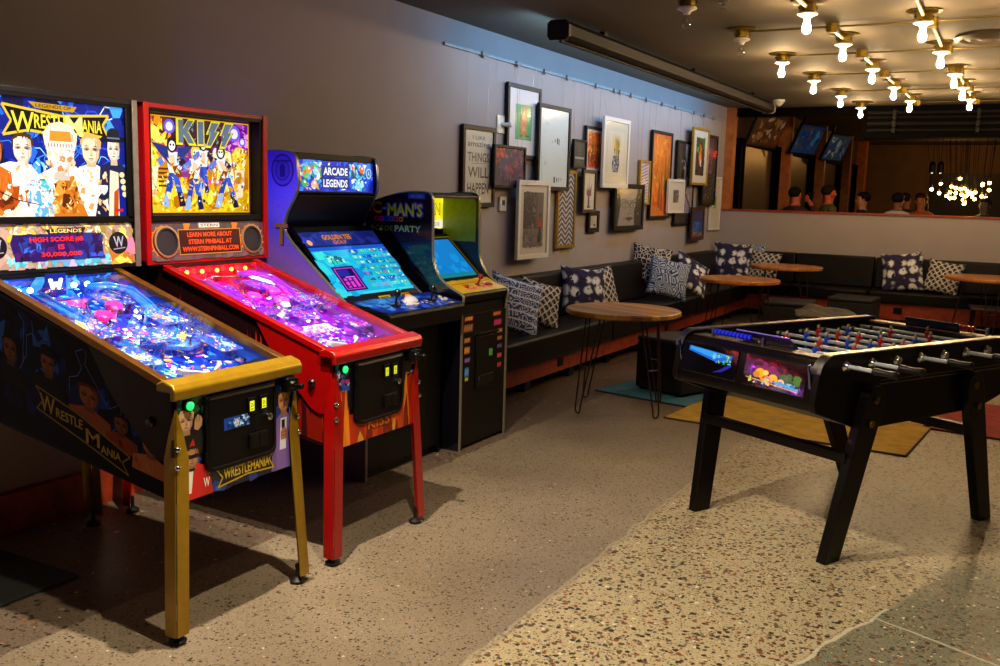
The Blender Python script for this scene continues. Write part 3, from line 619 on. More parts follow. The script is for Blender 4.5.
def pinball(kind, yc, label):
    W = kind == 'w'
    coat = GOLD if W else RED
    t = thing('pinball_machine', label, 'pinball machine', (1.42, yc, 0), 0, 'pinball machines')
    body = mat('cab_dark_blue', '#06070e', .5, var=.3, spec=.15) if W else mat('cab_dark_red', '#2a0606', .4, var=.3)
    hb = .28; XB = -.94
    sidep = [(0, .472), (0, .835), (XB, 1.12), (-1.20, 1.155), (-1.20, .66), (-1.1, .64)]
    b = B()
    for q in (-1, 1): b.prism(sidep, 'y', q * hb, q * (hb - .018))
    b.box(-.018, 0, -hb, hb, .472, .835)
    b.prism([(-.02, .474), (-1.19, .655), (-1.19, .675), (-.02, .494)], 'y', -hb + .01, hb - .01)
    b.box(-1.2, -1.18, -hb, hb, .66, 1.155)
    b.box(-1.2, XB - .0, -hb, hb, 1.14, 1.158)
    b.build('cabinet', body, t)
    # decals
    R = random.Random(3)
    side_decal(t, W, hb)
    (front_art_wrestle() if W else front_art_band()).build('front_art', PRINTC, t, (.0006, -hb, .474), (0, 1, 0), (1, 0, 0))
    # armour and rails
    for q in (-1, 1):
        nm = 'side_rail'
        y0, y1 = q * (hb + .012), q * (hb - .022)
        b = B().prism([(-.03, .848), (-.03, .876), (XB, railz(XB) + .002), (XB, railz(XB) - .022)], 'y', y0, y1)
        rail = b.build(nm, mat('rail_dark_gold', '#7a4d14', .3, .7) if W else RED, t, bevel=.003)
        ya, yb = q * (hb + .0008), q * (hb + .007)
        pl = [(-.012, .846), (-.012, .655), (-.03, .62), (-.075, .61), (-.12, .63), (-.30, .80), (-.42, railz(-.42) - .025), (-.03, .848)]
        B().prism(pl, 'y', ya, yb).build('side_armor', mat('armor_brown', '#20140c', .45, .2, spec=.2) if W else RED, t, bevel=.002)
        B().lathe([(.017, 0), (.017, .008), (.012, .014), (.0, .015)], (-.11, q * (hb + .006), .735), (0, q, 0), 14).build('flipper_button', mat('black_button', '#0a0a0a', .3), t)
    b = B().prism([(-.062, .846), (-.062, .872), (-.03, .885), (.012, .872), (.024, .855), (.02, .822), (.0, .818), (-.0, .846)], 'y', -.306, .306)
    b.build('lockdown_bar', coat, t, bevel=.006, seg=3)
    # coin door
    r = .03 if W else .05
    def rr(y0, y1, z0, z1, rb, rt2):
        p = []
        for cy, cz, a0, rad in ((y1 - rt2, z1 - rt2, 0, rt2), (y0 + rt2, z1 - rt2, 90, rt2), (y0 + rb, z0 + rb, 180, rb), (y1 - rb, z0 + rb, 270, rb)):
            p += [(cy + rad * math.cos(math.radians(a0 + k * 22.5)), cz + rad * math.sin(math.radians(a0 + k * 22.5))) for k in range(5)]
        return p
    cd = B().prism(rr(-.165, .175, .548, .812, r, .012), 'x', .001, .012).build('coin_door', BLACK, t, bevel=.002)
    o = rr(-.158, .168, .556, .805, r, .01); i = rr(-.15, .16, .564, .797, r * .8, .008)
    n = len(o); b = B()
    b.add([(.0125, *p) for p in o] + [(.0165, *p) for p in i], [(k, (k + 1) % n, n + (k + 1) % n, n + k) for k in range(n)])
    b.add([(.0165, *p) for p in i] + [(.0125, *p) for p in i], [(k, (k + 1) % n, n + (k + 1) % n, n + k) for k in range(n)])
    b.build('door_frame', SATIN, cd, smooth=0)
    for y in (.045, .105):
        cs = B().box(.012, .018, y - .018, y + .018, .715, .775).build('coin_slot', BLACK, cd, bevel=.002)
        a = Art(.022, .036, '#c6d01e'); a.text('25', 50, 60, 36, '#3a4205', 60, .02); a.rect(20, 14, 80, 24, '#6a7410'); a.build('slot_light', art_mat('art_slot', .75, .4), cs, (.0185, y - .011, .727), (0, 1, 0), (1, 0, 0))
    B().lathe([(.013, 0), (.013, .008), (.009, .01)], (.012, .135, .69), (1, 0, 0), 14).box(.021, .025, .133, .137, .682, .698).build('door_lock', CHROME, cd)
    B().box(.012, .02, .03, .12, .59, .645).box(.02, .022, .036, .07, .596, .64).box(.02, .022, .08, .114, .596, .64).build('coin_return', SATIN, cd, bevel=.002)
    if W:
        a = Art(.12, .042, '#12409a'); R2 = random.Random(2); a.splash(30, 2, 5, 98, 95, ['#1a60d0', '#0a2460', '#6ab0f0', '#c8e4ff'], 9, R2); a.text('W', 50, 50, 66, '#e8f0ff', 20, .02); a.build('door_sticker', PRINTC, cd, (.0128, -.085, .68), (0, 1, 0), (1, 0, 0))
    for z in (.76, .60): B().cyl((.01, -.165, z - .02), (.01, -.165, z + .02), .006, n=8).build('hinge', SATIN, cd)
    # buttons, plunger
    B().lathe([(.02, 0), (.02, .008), (.015, .012)], (.001, -.235, .795), (1, 0, 0), 18).build('button_bezel', BLACK, t)
    B().lathe([(.0145, .008), (.0145, .018), (.009, .022), (.001, .0225)], (.001, -.235, .795), (1, 0, 0), 18).build('start_button', emat('green_button', '#20e070', 1.1), t)
    b = B().lathe([(.028, 0), (.03, .02), (.02, .03), (.012, .045)], (0, .238, .79), (1, 0, 0), 14).box(.0, .035, .21, .27, .765, .815)
    b.build('plunger_housing', SATIN, t, bevel=.002)
    B().lathe([(.005, .03), (.005, .06), (.011, .064), (.013, .073), (.01, .082), (.001, .084)], (0, .238, .79), (1, 0, 0), 14).build('plunger', SATIN, t)
    # legs: angle iron, splayed, pointed tops
    for fx, xs in ((0, 1), (-1.17, -1)):
        for q in (-1, 1):
            dx = .03 * xs; dy = .045 * q; top = .79; b = B(); wd = .052
            zb = .035
            def at(z): k = (top - z) / top; return fx + .003 * xs + dx * k, q * (hb + .004) + dy * k
            fp = []; th = .004
            def plate(pts3, off):
                n = len(pts3); b.add(pts3 + [tuple(Vector(p) + Vector(off)) for p in pts3], [tuple(range(n))[::-1], tuple(range(n, 2 * n))] + [(k, (k + 1) % n, n + (k + 1) % n, n + k) for k in range(n)])
            X0, Y0 = at(top); X1, Y1 = at(.60); X2, Y2 = at(zb); X3, Y3 = at(.70)
            plate([(X0, Y0, top), (X3, Y3 - q * wd * .55, .71), (X1, Y1 - q * wd, .62), (X2, Y2 - q * wd * .97, zb), (X2, Y2, zb)], (th * xs, 0, 0))
            plate([(X0, Y0, top), (X3 - xs * wd * .55, Y3, .71), (X1 - xs * wd, Y1, .62), (X2 - xs * wd * .97, Y2, zb), (X2, Y2, zb)], (0, q * th, 0))
            lg = b.build('leg', coat, t, bevel=.0015)
            fx2, fy2 = X2 - xs * .03, Y2 - q * .03
            B().cyl((fx2, fy2, .022), (fx2, fy2, .075), .008, n=10).lathe([(.028, 0), (.03, .012), (.018, .02), (.008, .026)], (fx2, fy2, 0), n=16).build('foot', mat('foot_dark', '#15120f', .5, .3), lg)
            for z in (.66, .60):
                x, y = at(z); B().lathe([(.011, 0), (.011, .004), (.007, .01), (.001, .012)], (x + xs * .004, y - q * .004, z), (xs * .7, q * .7, 0), 12).build('leg_bolt', CHROME, lg)
    # backbox
    bw = .38 if W else .37; yo = .015 if W else -.008; z0, z1 = 1.16, 1.845; bx0, bx1 = -1.21, XB
    b = B().box(bx0, bx1, yo - bw, yo - bw + .02, z0, z1).box(bx0, bx1, yo + bw - .02, yo + bw, z0, z1).box(bx0, bx1, yo - bw, yo + bw, z1 - .02, z1).box(bx0, bx1, yo - bw, yo + bw, z0, z0 + .02).box(bx0, bx0 + .015, yo - bw, yo + bw, z0, z1)
    b.box(bx0 + .01, bx1 - (.02 if W else .075), yo - bw + .01, yo + bw - .01, z0 + .01, z1 - .01)
    b.build('backbox', mat('backbox_black', '#0a0a10', .35, var=.2) if W else mat('backbox_red', '#8a0a12', .3, var=.1, coat=.4), t, bevel=.002)
    for q in (-1, 1): B().box(bx1, bx1 + .006, yo + q * bw, yo + q * (bw - .026), z0, z1).build('side_trim', mat('grey_metal_trim', '#7c706a', .35, .5) if W else RED, t, bevel=.001)
    b = B().box(bx1 - .074, bx1 - .002, yo - bw + .026, yo + bw - .026, 1.81, z1 - .001).box(bx1 - .074, bx1 - .002, yo - bw + .026, yo - .3275, 1.36, 1.81).box(bx1 - .074, bx1 - .002, yo + .3275, yo + bw - .026, 1.36, 1.81).box(bx1 - .074, bx1 - .002, yo - bw + .026, yo + bw - .026, 1.347, 1.372)
    b.build('backglass_frame', BLACK, t, bevel=.002)
    art = art_backglass_wrestle() if W else art_backglass_band()
    art.build('backglass', LIT, t, (bx1 - (.016 if W else .068), yo - .3275, 1.372), (0, 1, 0), (1, 0, 0))
    B().box(bx1 - (.009 if W else .0605), bx1 - (.0075 if W else .059), yo - .33, yo + .3275, 1.372, 1.81).build('backglass_pane', GLASS, t, smooth=0)
    # speaker panel leans slightly
    dn = V(1, 0, .12).normalized(); Pz = V(bx1 + .004, yo - .344, 1.178)
    ub = V(0, 1, 0); vb = dn.cross(ub)
    Mx = Matrix((dn, ub, vb)).transposed().to_4x4(); c = Pz + ub * .344 + vb * .083 - dn * .011; Mx.translation = c
    sp = B().obox(Mx, .02, .688, .166).build('speaker_panel', BLACK, t, bevel=.002)
    pa = panel_wrestle() if W else panel_band(); pa.w = .688; pa.h = .164
    pa2 = panel_wrestle() if W else panel_band()
    pa2.build('panel_art', art_mat('art_panel', .16, .35, .2), sp, Pz - ub * .006 + vb * .0, ub, dn)
    if W:
        d = Art(.39, .10, '#22084a'); R3 = random.Random(1); d.splash(60, 0, 0, 100, 100, ['#3a0a50', '#1a0838', '#50106a', '#280a60', '#20308a'], 9, R3); d.splash(14, 4, 30, 30, 70, ['#3a6ae0', '#2040a0'], 5, R3, 6); d.splash(8, 84, 8, 98, 24, ['#3a50e0'], 4, R3)
        for s_, x, y, w in (('HIGH SCORE #5', 47, 79, 60), ('IS', 51, 50, 7), ('30,000,000', 51, 21, 46)):
            d.text(s_, x, y, 20, '#ff2a10', w, .03)
        d.build('score_display', LITN, sp, Pz + ub * .150 + vb * .027 + dn * .003, ub, dn)
        for y in (.08, .62):
            a = Art(.09, .09); a.ell(50, 50, 49, 49, '#07070f', 28); a.text('W', 50, 54, 50, '#8f8fae', 56, .015); a.line([(18, 20), (82, 26)], 4, '#8f8fae'); a.build('speaker_grille', PRINTC, sp, Pz + ub * (y - .045) + vb * .04 + dn * .003, ub, dn)
    else:
        d = Art(.38, .115, '#3a0408')
        for s_, y, w in (('LEARN MORE ABOUT', 78, 72), ('STERN PINBALL AT', 50, 70), ('WWW.STERNPINBALL.COM', 22, 90)): d.text(s_, 50, y, 19, '#ff4a1c', w, .03)
        d.frame(0, 0, 100, 100, 4, '#c07a30'); d.build('score_display', LITN, sp, Pz + ub * .154 + vb * .018 + dn * .003, ub, dn)
        for y in (.084, .606):
            q = Pz + ub * y + vb * .08 + dn * .002
            B().lathe([(.058, 0), (.064, .005), (.064, .009), (.054, .011), (.052, .004), (.001, .003)], q, dn, 28).build('speaker', mat('speaker_dark', '#17121c', .6), sp)
            B().lathe([(.066, .001), (.069, .008), (.061, .010), (.06, .001)], q, dn, 28, cap=False).build('speaker_ring', mat('ring_tan', '#a07a58', .4, .4), sp)
    # ---------------- playfield
    nrm = V(-math.sin(-math.atan(SLOPE)), 0, math.cos(math.atan(SLOPE))).normalized(); nrm = V(SLOPE, 0, 1).normalized()
    x0, zz0 = pf(0); O = V(x0, .2675, zz0)
    pfp = (playfield_wrestle() if W else playfield_band())
    # U runs across from the far side to the near side, V climbs to the back
    play = pfp.build('playfield', PFM, t, V(x0, -.2675, zz0), V(0, 1, 0), nrm)
    def P(s, y, h=0): x, z = pf(s); return V(x, y, z) + nrm * h
    R = random.Random(31 if W else 32)
    # lit inserts
    a = Art(.535, .93)
    for _ in range(46):
        x, y = R.uniform(8, 92), R.uniform(16, 88); c = R.choice(['#ffffff', '#9fe8ff', '#4ac8ff', '#ffe9c0', '#3070ff'] if W else ['#ffffff', '#ff9ae8', '#d040ff', '#7a60ff', '#ff5a80'])
        if R.random() < .5: a.ell(x, y, 1.7, 1.0, c, 10)
        else: a.poly([(x - 1.6, y - 1), (x + 1.6, y - 1), (x, y + 1.6)], c)
    a.build('lit_inserts', PFI, play, V(x0, -.2675, zz0) + nrm * .009, V(0, 1, 0), nrm)
    # walls of the playfield well
    wcol = mat('well_blue', '#1c62d8', .3, var=.2) if W else mat('well_violet', '#8a1ca8', .3, var=.2)
    b = B()
    for q in (-1, 1):
        xa, za = pf(0); xb2, zb2 = pf(1.0); b.prism([(xa, za - .01), (xa, za + .078), (xb2, zb2 + .078), (xb2, zb2 - .01)], 'y', q * .268, q * .2615)
    b.build('inner_walls', wcol, t, smooth=0)
    xb2, zb2 = pf(1.0); bp = Art(.52, .075, '#0a30a0' if W else '#c00820')
    bp.splash(40, 0, 0, 100, 100, ['#0a50d8', '#2080f0', '#06207a'] if W else ['#e81028', '#ff2a40', '#8a0418'], 9, R)
    bp.build('back_panel', PFM, t, V(xb2 + .004, -.26, zb2), V(0, 1, 0), V(1, 0, 0))
    # apron with cards
    b = B(); pts = [(-.262, 0), (.262, 0), (.262, .13), (.10, .10), (.05, .055), (-.05, .055), (-.10, .10), (-.262, .13)]
    n = len(pts); b.add([tuple(P(v / .93, y, .012)) for y, v in pts] + [tuple(P(v / .93, y, .03)) for y, v in pts], [tuple(range(n))[::-1], tuple(range(n, 2 * n))] + [(k, (k + 1) % n, n + (k + 1) % n, n + k) for k in range(n)])
    ap = b.build('apron', mat('apron_dark', '#12141a', .3, var=.3) if W else mat('apron_violet', '#3a1a5a', .3), t)
    for y, c1, c2 in ((-.17, '#184a90' if W else '#7a5a2a', '#b0a020'), (.17, '#2a2a14' if W else '#a8802a', '#c8b420')):
        a = Art(.15, .075, c1 if W else '#8a6426'); a.frame(0, 0, 100, 100, 9, c2 if W else '#c8982e'); a.line([(4, 20), (50, 84), (96, 60)], 9, c2 if W else '#b8842a')
        if W and y > 0: a.text('WRESTLEMANIA', 50, 44, 22, '#e0cc28', 84, .02)
        a.build('card', PRINTC, ap, P(.018, y - .075, .0305), V(0, 1, 0), nrm)
    # flippers, slings, bumpers, posts, ramps, lamps
    fl = mat('flipper_white', '#e8e0d0', .3); rub = mat('rubber_ring', '#20204a' if W else '#d8d0e0', .5)
    def lprism(pts, h0, h1, nm, m, par=t, bev=0):
        n = len(pts); b = B(); b.add([tuple(P(s, y, h0)) for s, y in pts] + [tuple(P(s, y, h1)) for s, y in pts], [tuple(range(n))[::-1], tuple(range(n, 2 * n))] + [(k, (k + 1) % n, n + (k + 1) % n, n + k) for k in range(n)])
        return b.build(nm, m, par, bevel=bev)
    for q in (-1, 1):
        lprism([(.165, q * .085), (.18, q * .09), (.172, q * .10), (.15, q * .092), (.115, q * .03), (.122, q * .026)], .012, .03, 'flipper', fl, bev=.002)
        lprism([(.21, q * .16), (.31, q * .165), (.235, q * .10)], .01, .028, 'slingshot', mat('sling_%s' % kind, '#b040e0' if not W else '#2a70e0', .3, emis=.25))
        lprism([(.15, q * .20), (.30, q * .205), (.30, q * .212), (.15, q * .215)], .008, .03, 'lane_guide', CHROME)
    for k, (s, y) in enumerate(((.68, -.04), (.76, .06), (.80, -.08)) if W else ((.62, .06), (.70, -.04), (.74, .12))):
        o, _ = P(s, y), 0
        bu = B().lathe([(.018, 0), (.018, .03), (.034, .034), (.036, .042), (.03, .048), (.001, .05)], o, nrm, 18).build('pop_bumper', mat('bumper_cap_' + kind, '#ff2a90' if W else '#ff40d0', .3, emis=.5), t)
        B().lathe([(.03, .004), (.036, .008), (.03, .014)], o, nrm, 18, cap=False).build('bumper_ring', CHROME, bu)
    for k in range(26):
        s, y = R.uniform(.3, .93), R.uniform(-.24, .24); o = P(s, y)
        B().lathe([(.006, 0), (.006, .02), (.008, .022), (.008, .03), (.004, .034)], o, nrm, 8).build('post', R.choice([rub, CHROME, fl]), t)
    rampm = mat('ramp_%s' % kind, '#2a78e8' if W else '#9a30e0', .12, var=.2, coat=.5)
    def ramp_(pts, w, nm='ramp'):
        b = B(); n = len(pts); Q = []
        for k, (s, y, h) in enumerate(pts):
            s2, y2, _ = pts[min(k + 1, n - 1)]; s1, y1, _ = pts[max(k - 1, 0)]
            ds, dy = (s2 - s1) * .9, y2 - y1; l = math.hypot(ds, dy); ns, ny = -dy / l, ds / l
            for o, hh in ((-w / 2, .014), (-w / 2, 0), (w / 2, 0), (w / 2, .014)): Q.append(tuple(P(s + ns * o / .9, y + ny * o, h + hh)))
        b.add(Q, [(4 * k + j, 4 * k + j + 1, 4 * k + 5 + j, 4 * k + 4 + j) for k in range(n - 1) for j in range(3)])
        o = b.build(nm, rampm, t); m = o.modifiers.new('solid', 'SOLIDIFY'); m.thickness = .002; return o
    ramp_([(.42, .12, .01), (.55, .14, .03), (.7, .17, .05), (.84, .19, .06), (.9, .14, .06), (.9, .05, .06)], .045)
    ramp_([(.4, -.12, .01), (.55, -.14, .03), (.74, -.18, .05), (.88, -.2, .06)], .045)
    for k, pts in enumerate(([(.9, .05, .055), (.86, -.02, .055), (.7, -.10, .05), (.5, -.21, .045), (.3, -.225, .03)], [(.88, -.2, .055), (.92, -.1, .06), (.88, .1, .06), (.7, .215, .05), (.32, .235, .03)])):
        b = B()
        for o in (-.011, .011): b.tube([P(s, y + o, h) for s, y, h in pts], .0022, 6)
        b.build('wire_ramp', CHROME, t)
    if W:
        w = Art(.056, .046); w.line([(2, 98), (26, 6), (50, 70), (74, 6), (98, 98)], 22, '#ffffff'); w.line([(20, 98), (38, 40), (50, 62), (62, 40), (80, 98)], 10, '#b8d8ff')
        sg = B().box(-.002, 0, -.045, .045, 0, .085).build('wrestling_sign', mat('sign_dark_blue', '#0a1a6a', .3), t, loc=P(.95, -.06, .022), smooth=0)
        w.build('sign_letter', art_mat('art_white', 1.3), sg, (.001, -.028, .02), (0, 1, 0), (1, 0, 0))
        a = Art(.14, .04, '#3a0a50')
        for k in range(4): a.rect(4 + 24 * k, 55, 24 + 24 * k, 92, '#ff3aa0'); a.rect(8 + 22 * k, 8, 22 + 22 * k, 45, R.choice(['#ff2090', '#e8d0f0', '#c01880']))
        sg2 = B().box(-.004, 0, -.07, .07, 0, .04).build('target_bank', BLACK, t, loc=P(.84, -.06, .005), smooth=0); a.build('target_faces', art_mat('art_pink', .9), sg2, (.0006, -.07, 0), (0, 1, 0), (1, 0, 0))
        # ring with two toy figures near the flippers
        o = P(.40, .07, .0); rg = B().box(-.10, .10, -.085, .085, .004, .02).build('toy_ring', mat('ring_canvas', '#3a68c8', .4), t, loc=o, rotz=.5, bevel=.003)
        for px in (-.09, .09):
            for py in (-.075, .075): B().cyl((px, py, .02), (px, py, .05), .004, n=8).build('ring_post', CHROME, rg)
        for h in (.03, .042):
            B().tube([(-.09, -.075, h), (.09, -.075, h), (.09, .075, h), (-.09, .075, h), (-.09, -.075, h)], .0016, 6).build('ring_rope', mat('rope_blue', '#2a60ff', .4), rg)
        for fx, fy, c in ((-.03, 0, '#f08a20'), (.03, .02, '#ffb040')):
            B().ball((fx, fy, .048), .009).lathe([(.011, .02), (.014, .03), (.016, .04), (.006, .044)], (fx, fy, 0), n=10).tube([(fx - .02, fy, .044), (fx, fy, .038), (fx + .02, fy, .046)], .004, 6).build('toy_figure', mat('toy_' + c[1:], c, .4), rg)
        b = B(); b.ball(P(.70, .02, .05), .012).lathe([(.012, 0), (.016, .02), (.018, .035), (.008, .042)], P(.70, .02, 0), (0, 0, 1), 10); b.build('toy_figure', mat('toy_pink', '#e060a0', .4), t)
    else:
        for k in range(5):
            o = P(.985, -.20 + k * .09, .062); B().ball(o, .0105).build('backlamp', emat('red_lamp', '#ff6a2a', 9 if k < 4 else 3), t)
        o = P(.52, -.02, 0); B().lathe([(.03, 0), (.03, .01), (.012, .012), (.014, .05), (.024, .06), (.016, .07), (.001, .075)], o, nrm, 16).build('toy_idol', mat('toy_white', '#e8f4f0', .3), t)
        a = Art(.2, .08, '#c060ff'); a.splash(90, 4, 5, 96, 95, ['#ffffff', '#80ffe8', '#ff60d0', '#6040ff', '#e0ff90'], 6, R); a.build('plastic_panel', art_mat('art_lit_soft', .9), t, P(.24, -.14, .036), V(0, 1, 0), nrm)
    # printed plastics standing over the playfield
    for k, (s, y, w2, h2) in enumerate(((.20, -.25, .12, .16), (.20, .13, .12, .16), (.46, -.24, .13, .18), (.50, .10, .14, .16), (.70, -.22, .14, .12), (.74, .02, .14, .13), (.36, -.06, .13, .13))):
        pal = (['#ffffff', '#58c8ff', '#1450e0', '#f09030', '#0c1c70', '#e83890', '#a0e8ff', '#ffd870', '#3040c0'] if W else ['#ffffff', '#ff50e0', '#6030ff', '#c020ff', '#30c0ff', '#ff3080', '#ffd0ff', '#2a10a0'])
        a = Art(w2, h2, '#1450e0' if W else '#7020d0'); a.splash(150, 0, 0, 100, 100, pal, 6, R, 6); a.line([(0, 0), (100, 0), (100, 100), (0, 100), (0, 0)], 3, '#101028')
        for q in range(3): x = R.uniform(20, 80); yy = R.uniform(20, 80); a.poly([(x, yy + 20), (x + 7, yy + 4), (x + 18, yy), (x + 6, yy - 6), (x, yy - 20), (x - 6, yy - 6), (x - 18, yy), (x - 7, yy + 4)], R.choice(pal))
        pl = B().obox(Matrix.Translation(P(s, y + w2 / 2, .030) + V(0, 0, 0)) @ Matrix((V(1, 0, -SLOPE).normalized(), V(0, 1, 0), nrm)).transposed().to_4x4(), .012, .012, .03).build('plastic_post', CHROME, t)
        a.build('plastic_print', art_mat('art_plastic', .32, .3, .2), pl, P(s, y, .046), V(0, 1, 0), nrm)
    lamps = [(.975, .03), (.975, .09), (.95, -.22), (.955, -.17), (.72, .14), (.66, .11), (.60, .17), (.52, -.04), (.55, .05)] if W else [(.50, -.06), (.40, .02), (.46, .12), (.33, -.1), (.28, .06)]
    for k, (s, y) in enumerate(lamps):
        B().ball(P(s, y, .05 if k < 4 and W else .022), .0075 if k > 3 or not W else .011, (1, 1, 1), 8, 6).build('lamp', emat('lamp_' + kind, '#c8ecff' if W else '#ffd0ff', 14), t)
    # glass over the playfield
    xa, xb3 = -.05, XB; n4 = [(xa, -.266, railz(xa) - .004), (xa, .266, railz(xa) - .004), (xb3, .266, railz(xb3) - .004), (xb3, -.266, railz(xb3) - .004)]
    B().add(n4 + [(x, y, z - .004) for x, y, z in n4], [(0, 1, 2, 3), (7, 6, 5, 4), (0, 4, 5, 1), (1, 5, 6, 2), (2, 6, 7, 3), (3, 7, 4, 0)]).build('playfield_glass', GLASS, t, smooth=0)
    # the machine's own lamps under the glass
    for s, y, col, pw in (([(.9, .0, '#2a60ff', 1.2), (.62, .1, '#3a80ff', 1.0), (.62, -.14, '#ff50c0', .7), (.36, .06, '#a0d0ff', 1.0), (.25, -.12, '#6a90ff', .6)]) if W else ([(.92, -.1, '#ff1020', 1.0), (.92, .12, '#ff1030', 1.0), (.66, .1, '#c020ff', 1.0), (.66, -.12, '#e020e0', .9), (.40, .08, '#5040ff', 1.0), (.32, -.08, '#d060ff', .8)])):
        l = bpy.data.lights.new('playfield_led', 'POINT'); l.energy = pw * LED; l.color = hx(col)[:3]; l.shadow_soft_size = .01
        lo = bpy.data.objects.new('playfield_led', l); COL.objects.link(lo); lo.parent = t; lo.location = P(s, y, .068)
    return t
LED = .62
def side_decal(t, W, hb):
    """printed art on the outer side, leaning with the sloped side panel"""
    R = random.Random(3)
    if W: a = cabinet_side_art(1.0, .36, R)
    else:
        a = Art(1.0, .36, '#1a0408')
        for _ in range(60):
            x = R.uniform(2, 98); h = R.uniform(20, 95); w = R.uniform(1.5, 4)
            a.poly([(x - w, 2), (x - w * .7, h * .5), (x + R.uniform(-2, 2), h), (x + w * .6, h * .45), (x + w, 2)], R.choice(['#7a1206', '#a8300a', '#5a0a06', '#3a0606', '#c04a10']))
    a.v = [(min(1.0, max(0, x)), min(.36, max(0, y)) * (1 + (1 - x) * .36) + (1 - x) * .157, L) for x, y, L in a.v]
    a.build('side_art', DECALDARK, t, (-1.0, -hb - .0004, .476), (1, 0, 0), (0, -1, 0), lift=2e-5)

M1 = pinball('w', 2.409, 'pinball machine with gold legs and lockdown bar, blue lit playfield, wrestlers on its backglass')
M2 = pinball('k', 3.215, 'pinball machine with red legs and rails, magenta lit playfield, rock band on its backglass')

# ================================================================== upright arcade cabinets
CABB = mat('cabinet_black', '#050405', .45, var=.25, spec=.18)
TMOLD = mat('t_molding_silver', '#8f8a84', .3, .5)
def ribbon(pts, y0, y1, th, inward=-1):
    """thin strip that follows a profile of (x, z) points"""
    b = B(); n = len(pts); v = []
    for i, (x, z) in enumerate(pts):
        x0, z0 = pts[max(i - 1, 0)]; x1, z1 = pts[min(i + 1, n - 1)]
        l = math.hypot(x1 - x0, z1 - z0) or 1; nx, nz = (z1 - z0) / l, -(x1 - x0) / l
        for q, y in ((0, y0), (th, y0), (th, y1), (0, y1)): v.append((x + nx * q * inward, y, z + nz * q * inward))
    f = [(4 * i + j, 4 * i + (j + 1) % 4, 4 * i + 4 + (j + 1) % 4, 4 * i + 4 + j) for i in range(n - 1) for j in range(4)] + [(0, 1, 2, 3), (4 * n - 1, 4 * n - 2, 4 * n - 3, 4 * n - 4)]
    return b.add(v, f)
def soft(pts, k=3):
    """Chaikin smoothing of an open polyline"""
    for _ in range(k):
        o = [pts[0]]
        for a, b in zip(pts, pts[1:]): o += [(a[0] * .75 + b[0] * .25, a[1] * .75 + b[1] * .25), (a[0] * .25 + b[0] * .75, a[1] * .25 + b[1] * .75)]
        pts = o + [pts[-1]]
    return pts
# ---- tall one with the game list on its screen
YA0, YA1 = 3.88, 4.59
t = thing('arcade_cabinet', 'tall upright arcade cabinet with violet side, lit blue marquee and cyan menu on its screen', 'arcade cabinet', (.5, 4.235, 0), 0, 'upright arcade cabinets')
wA = (YA1 - YA0) / 2
front = soft([(.20, 1.695), (.30, 1.695), (.36, 1.69), (.392, 1.68), (.405, 1.62), (.412, 1.53), (.40, 1.48), (.33, 1.37), (.308, 1.31), (.33, 1.25), (.40, 1.185), (.60, 1.02), (.76, .895)], 2)
front = [(x - .5, z) for x, z in front]
base = [(.80 - .5, .86), (.88 - .5, .80), (.86 - .5, .62), (.86 - .5, 0), (.06 - .5, 0), (.06 - .5, 1.695)]
m, nt, p = newmat('violet_side_print')
co = tex(nt); sx = nd(nt, 'ShaderNodeSeparateXYZ', i_0=co)
g = nd(nt, 'ShaderNodeMapRange', i_0=mth(nt, 'ADD', sx.outputs[2], mth(nt, 'MULTIPLY', sx.outputs[0], .5)), i_1=.85, i_2=1.25).outputs[0]
c = ramp(nt, g, [(0, hx('#6a5560')), (.5, hx('#7a50b8')), (.8, hx('#5a48e0')), (1, hx('#6a58f0'))])
dots = nd(nt, 'ShaderNodeTexVoronoi', i_Vector=co, i_Scale=70.0).outputs['Distance']
c = mixc(nt, mth(nt, 'MULTIPLY', mth(nt, 'LESS_THAN', dots, .25), .3), c, hx('#2a2030'))
nt.links.new(c, p.inputs['Base Color']); p.inputs['Roughness'].default_value = .35; p.inputs['Coat Weight'].default_value = .3
for q in (-1, 1):
    sp = B().prism(front + base, 'y', q * wA, q * (wA - .019)).build('side_panel', m if q < 0 else CABB, t)
    ribbon(front, q * (wA + .001), q * (wA - .02), .004).build('edge_molding', TMOLD if q < 0 else mat('t_molding_blue', '#7f86a8', .25, .4), sp)
    if q < 0:
        a = Art(.9, 1.0)
        a.ell(30, 100, 8.5, 8.5, '#2a2080', 28); a.ell(30, 100, 7.6, 7.6, '#5a48d0', 28); a.ell(30, 100, 5.4, 5.4, '#2a2080', 28); a.ell(30, 100, 4.8, 4.8, '#5244c0', 28)
        a.poly([(28, 96.5), (28, 102), (30, 104), (32, 102), (32, 96.5)], '#2c2284'); a.line([(24, 104.8), (36, 104.8)], .8, '#2a2080')
        a.build('side_badge', PRINTC, sp, (-.46, -wA - .0006, .595), (1, 0, 0), (0, -1, 0), lift=2e-5)
        a = Art(.9, 1.0); a.text('T', 29.5, 66, 11, '#1c1430', 10, .03); a.text('T', 28.7, 66.5, 11, '#8a5a2a', 10, .02)
        a.build('side_letter', PRINTC, sp, (-.46, -wA - .0006, .595), (1, 0, 0), (0, -1, 0), lift=2e-5)
B().box(-.44, .36, -wA + .02, wA - .02, .05, .80).box(-.44, .10 - .2, -wA + .02, wA - .02, .80, 1.2).box(-.44, -.22, -wA + .02, wA - .02, 1.2, 1.68).box(-.40, .33, -wA + .02, wA - .02, 0, .05).build('body', CABB, t)
B().prism([(-.20, 1.27), (-.10, 1.47), (-.10, 1.49), (-.24, 1.49), (-.24, 1.27)], 'y', -wA + .02, wA - .02).build('speaker_board', mat('speaker_board', '#0c0c1c', .3), t)
B().box(-.30, -.115, -wA + .02, wA - .02, 1.655, 1.69).box(-.30, -.10, -wA + .02, wA - .02, 1.462, 1.482).build('marquee_frame', SATIN, t, bevel=.003)
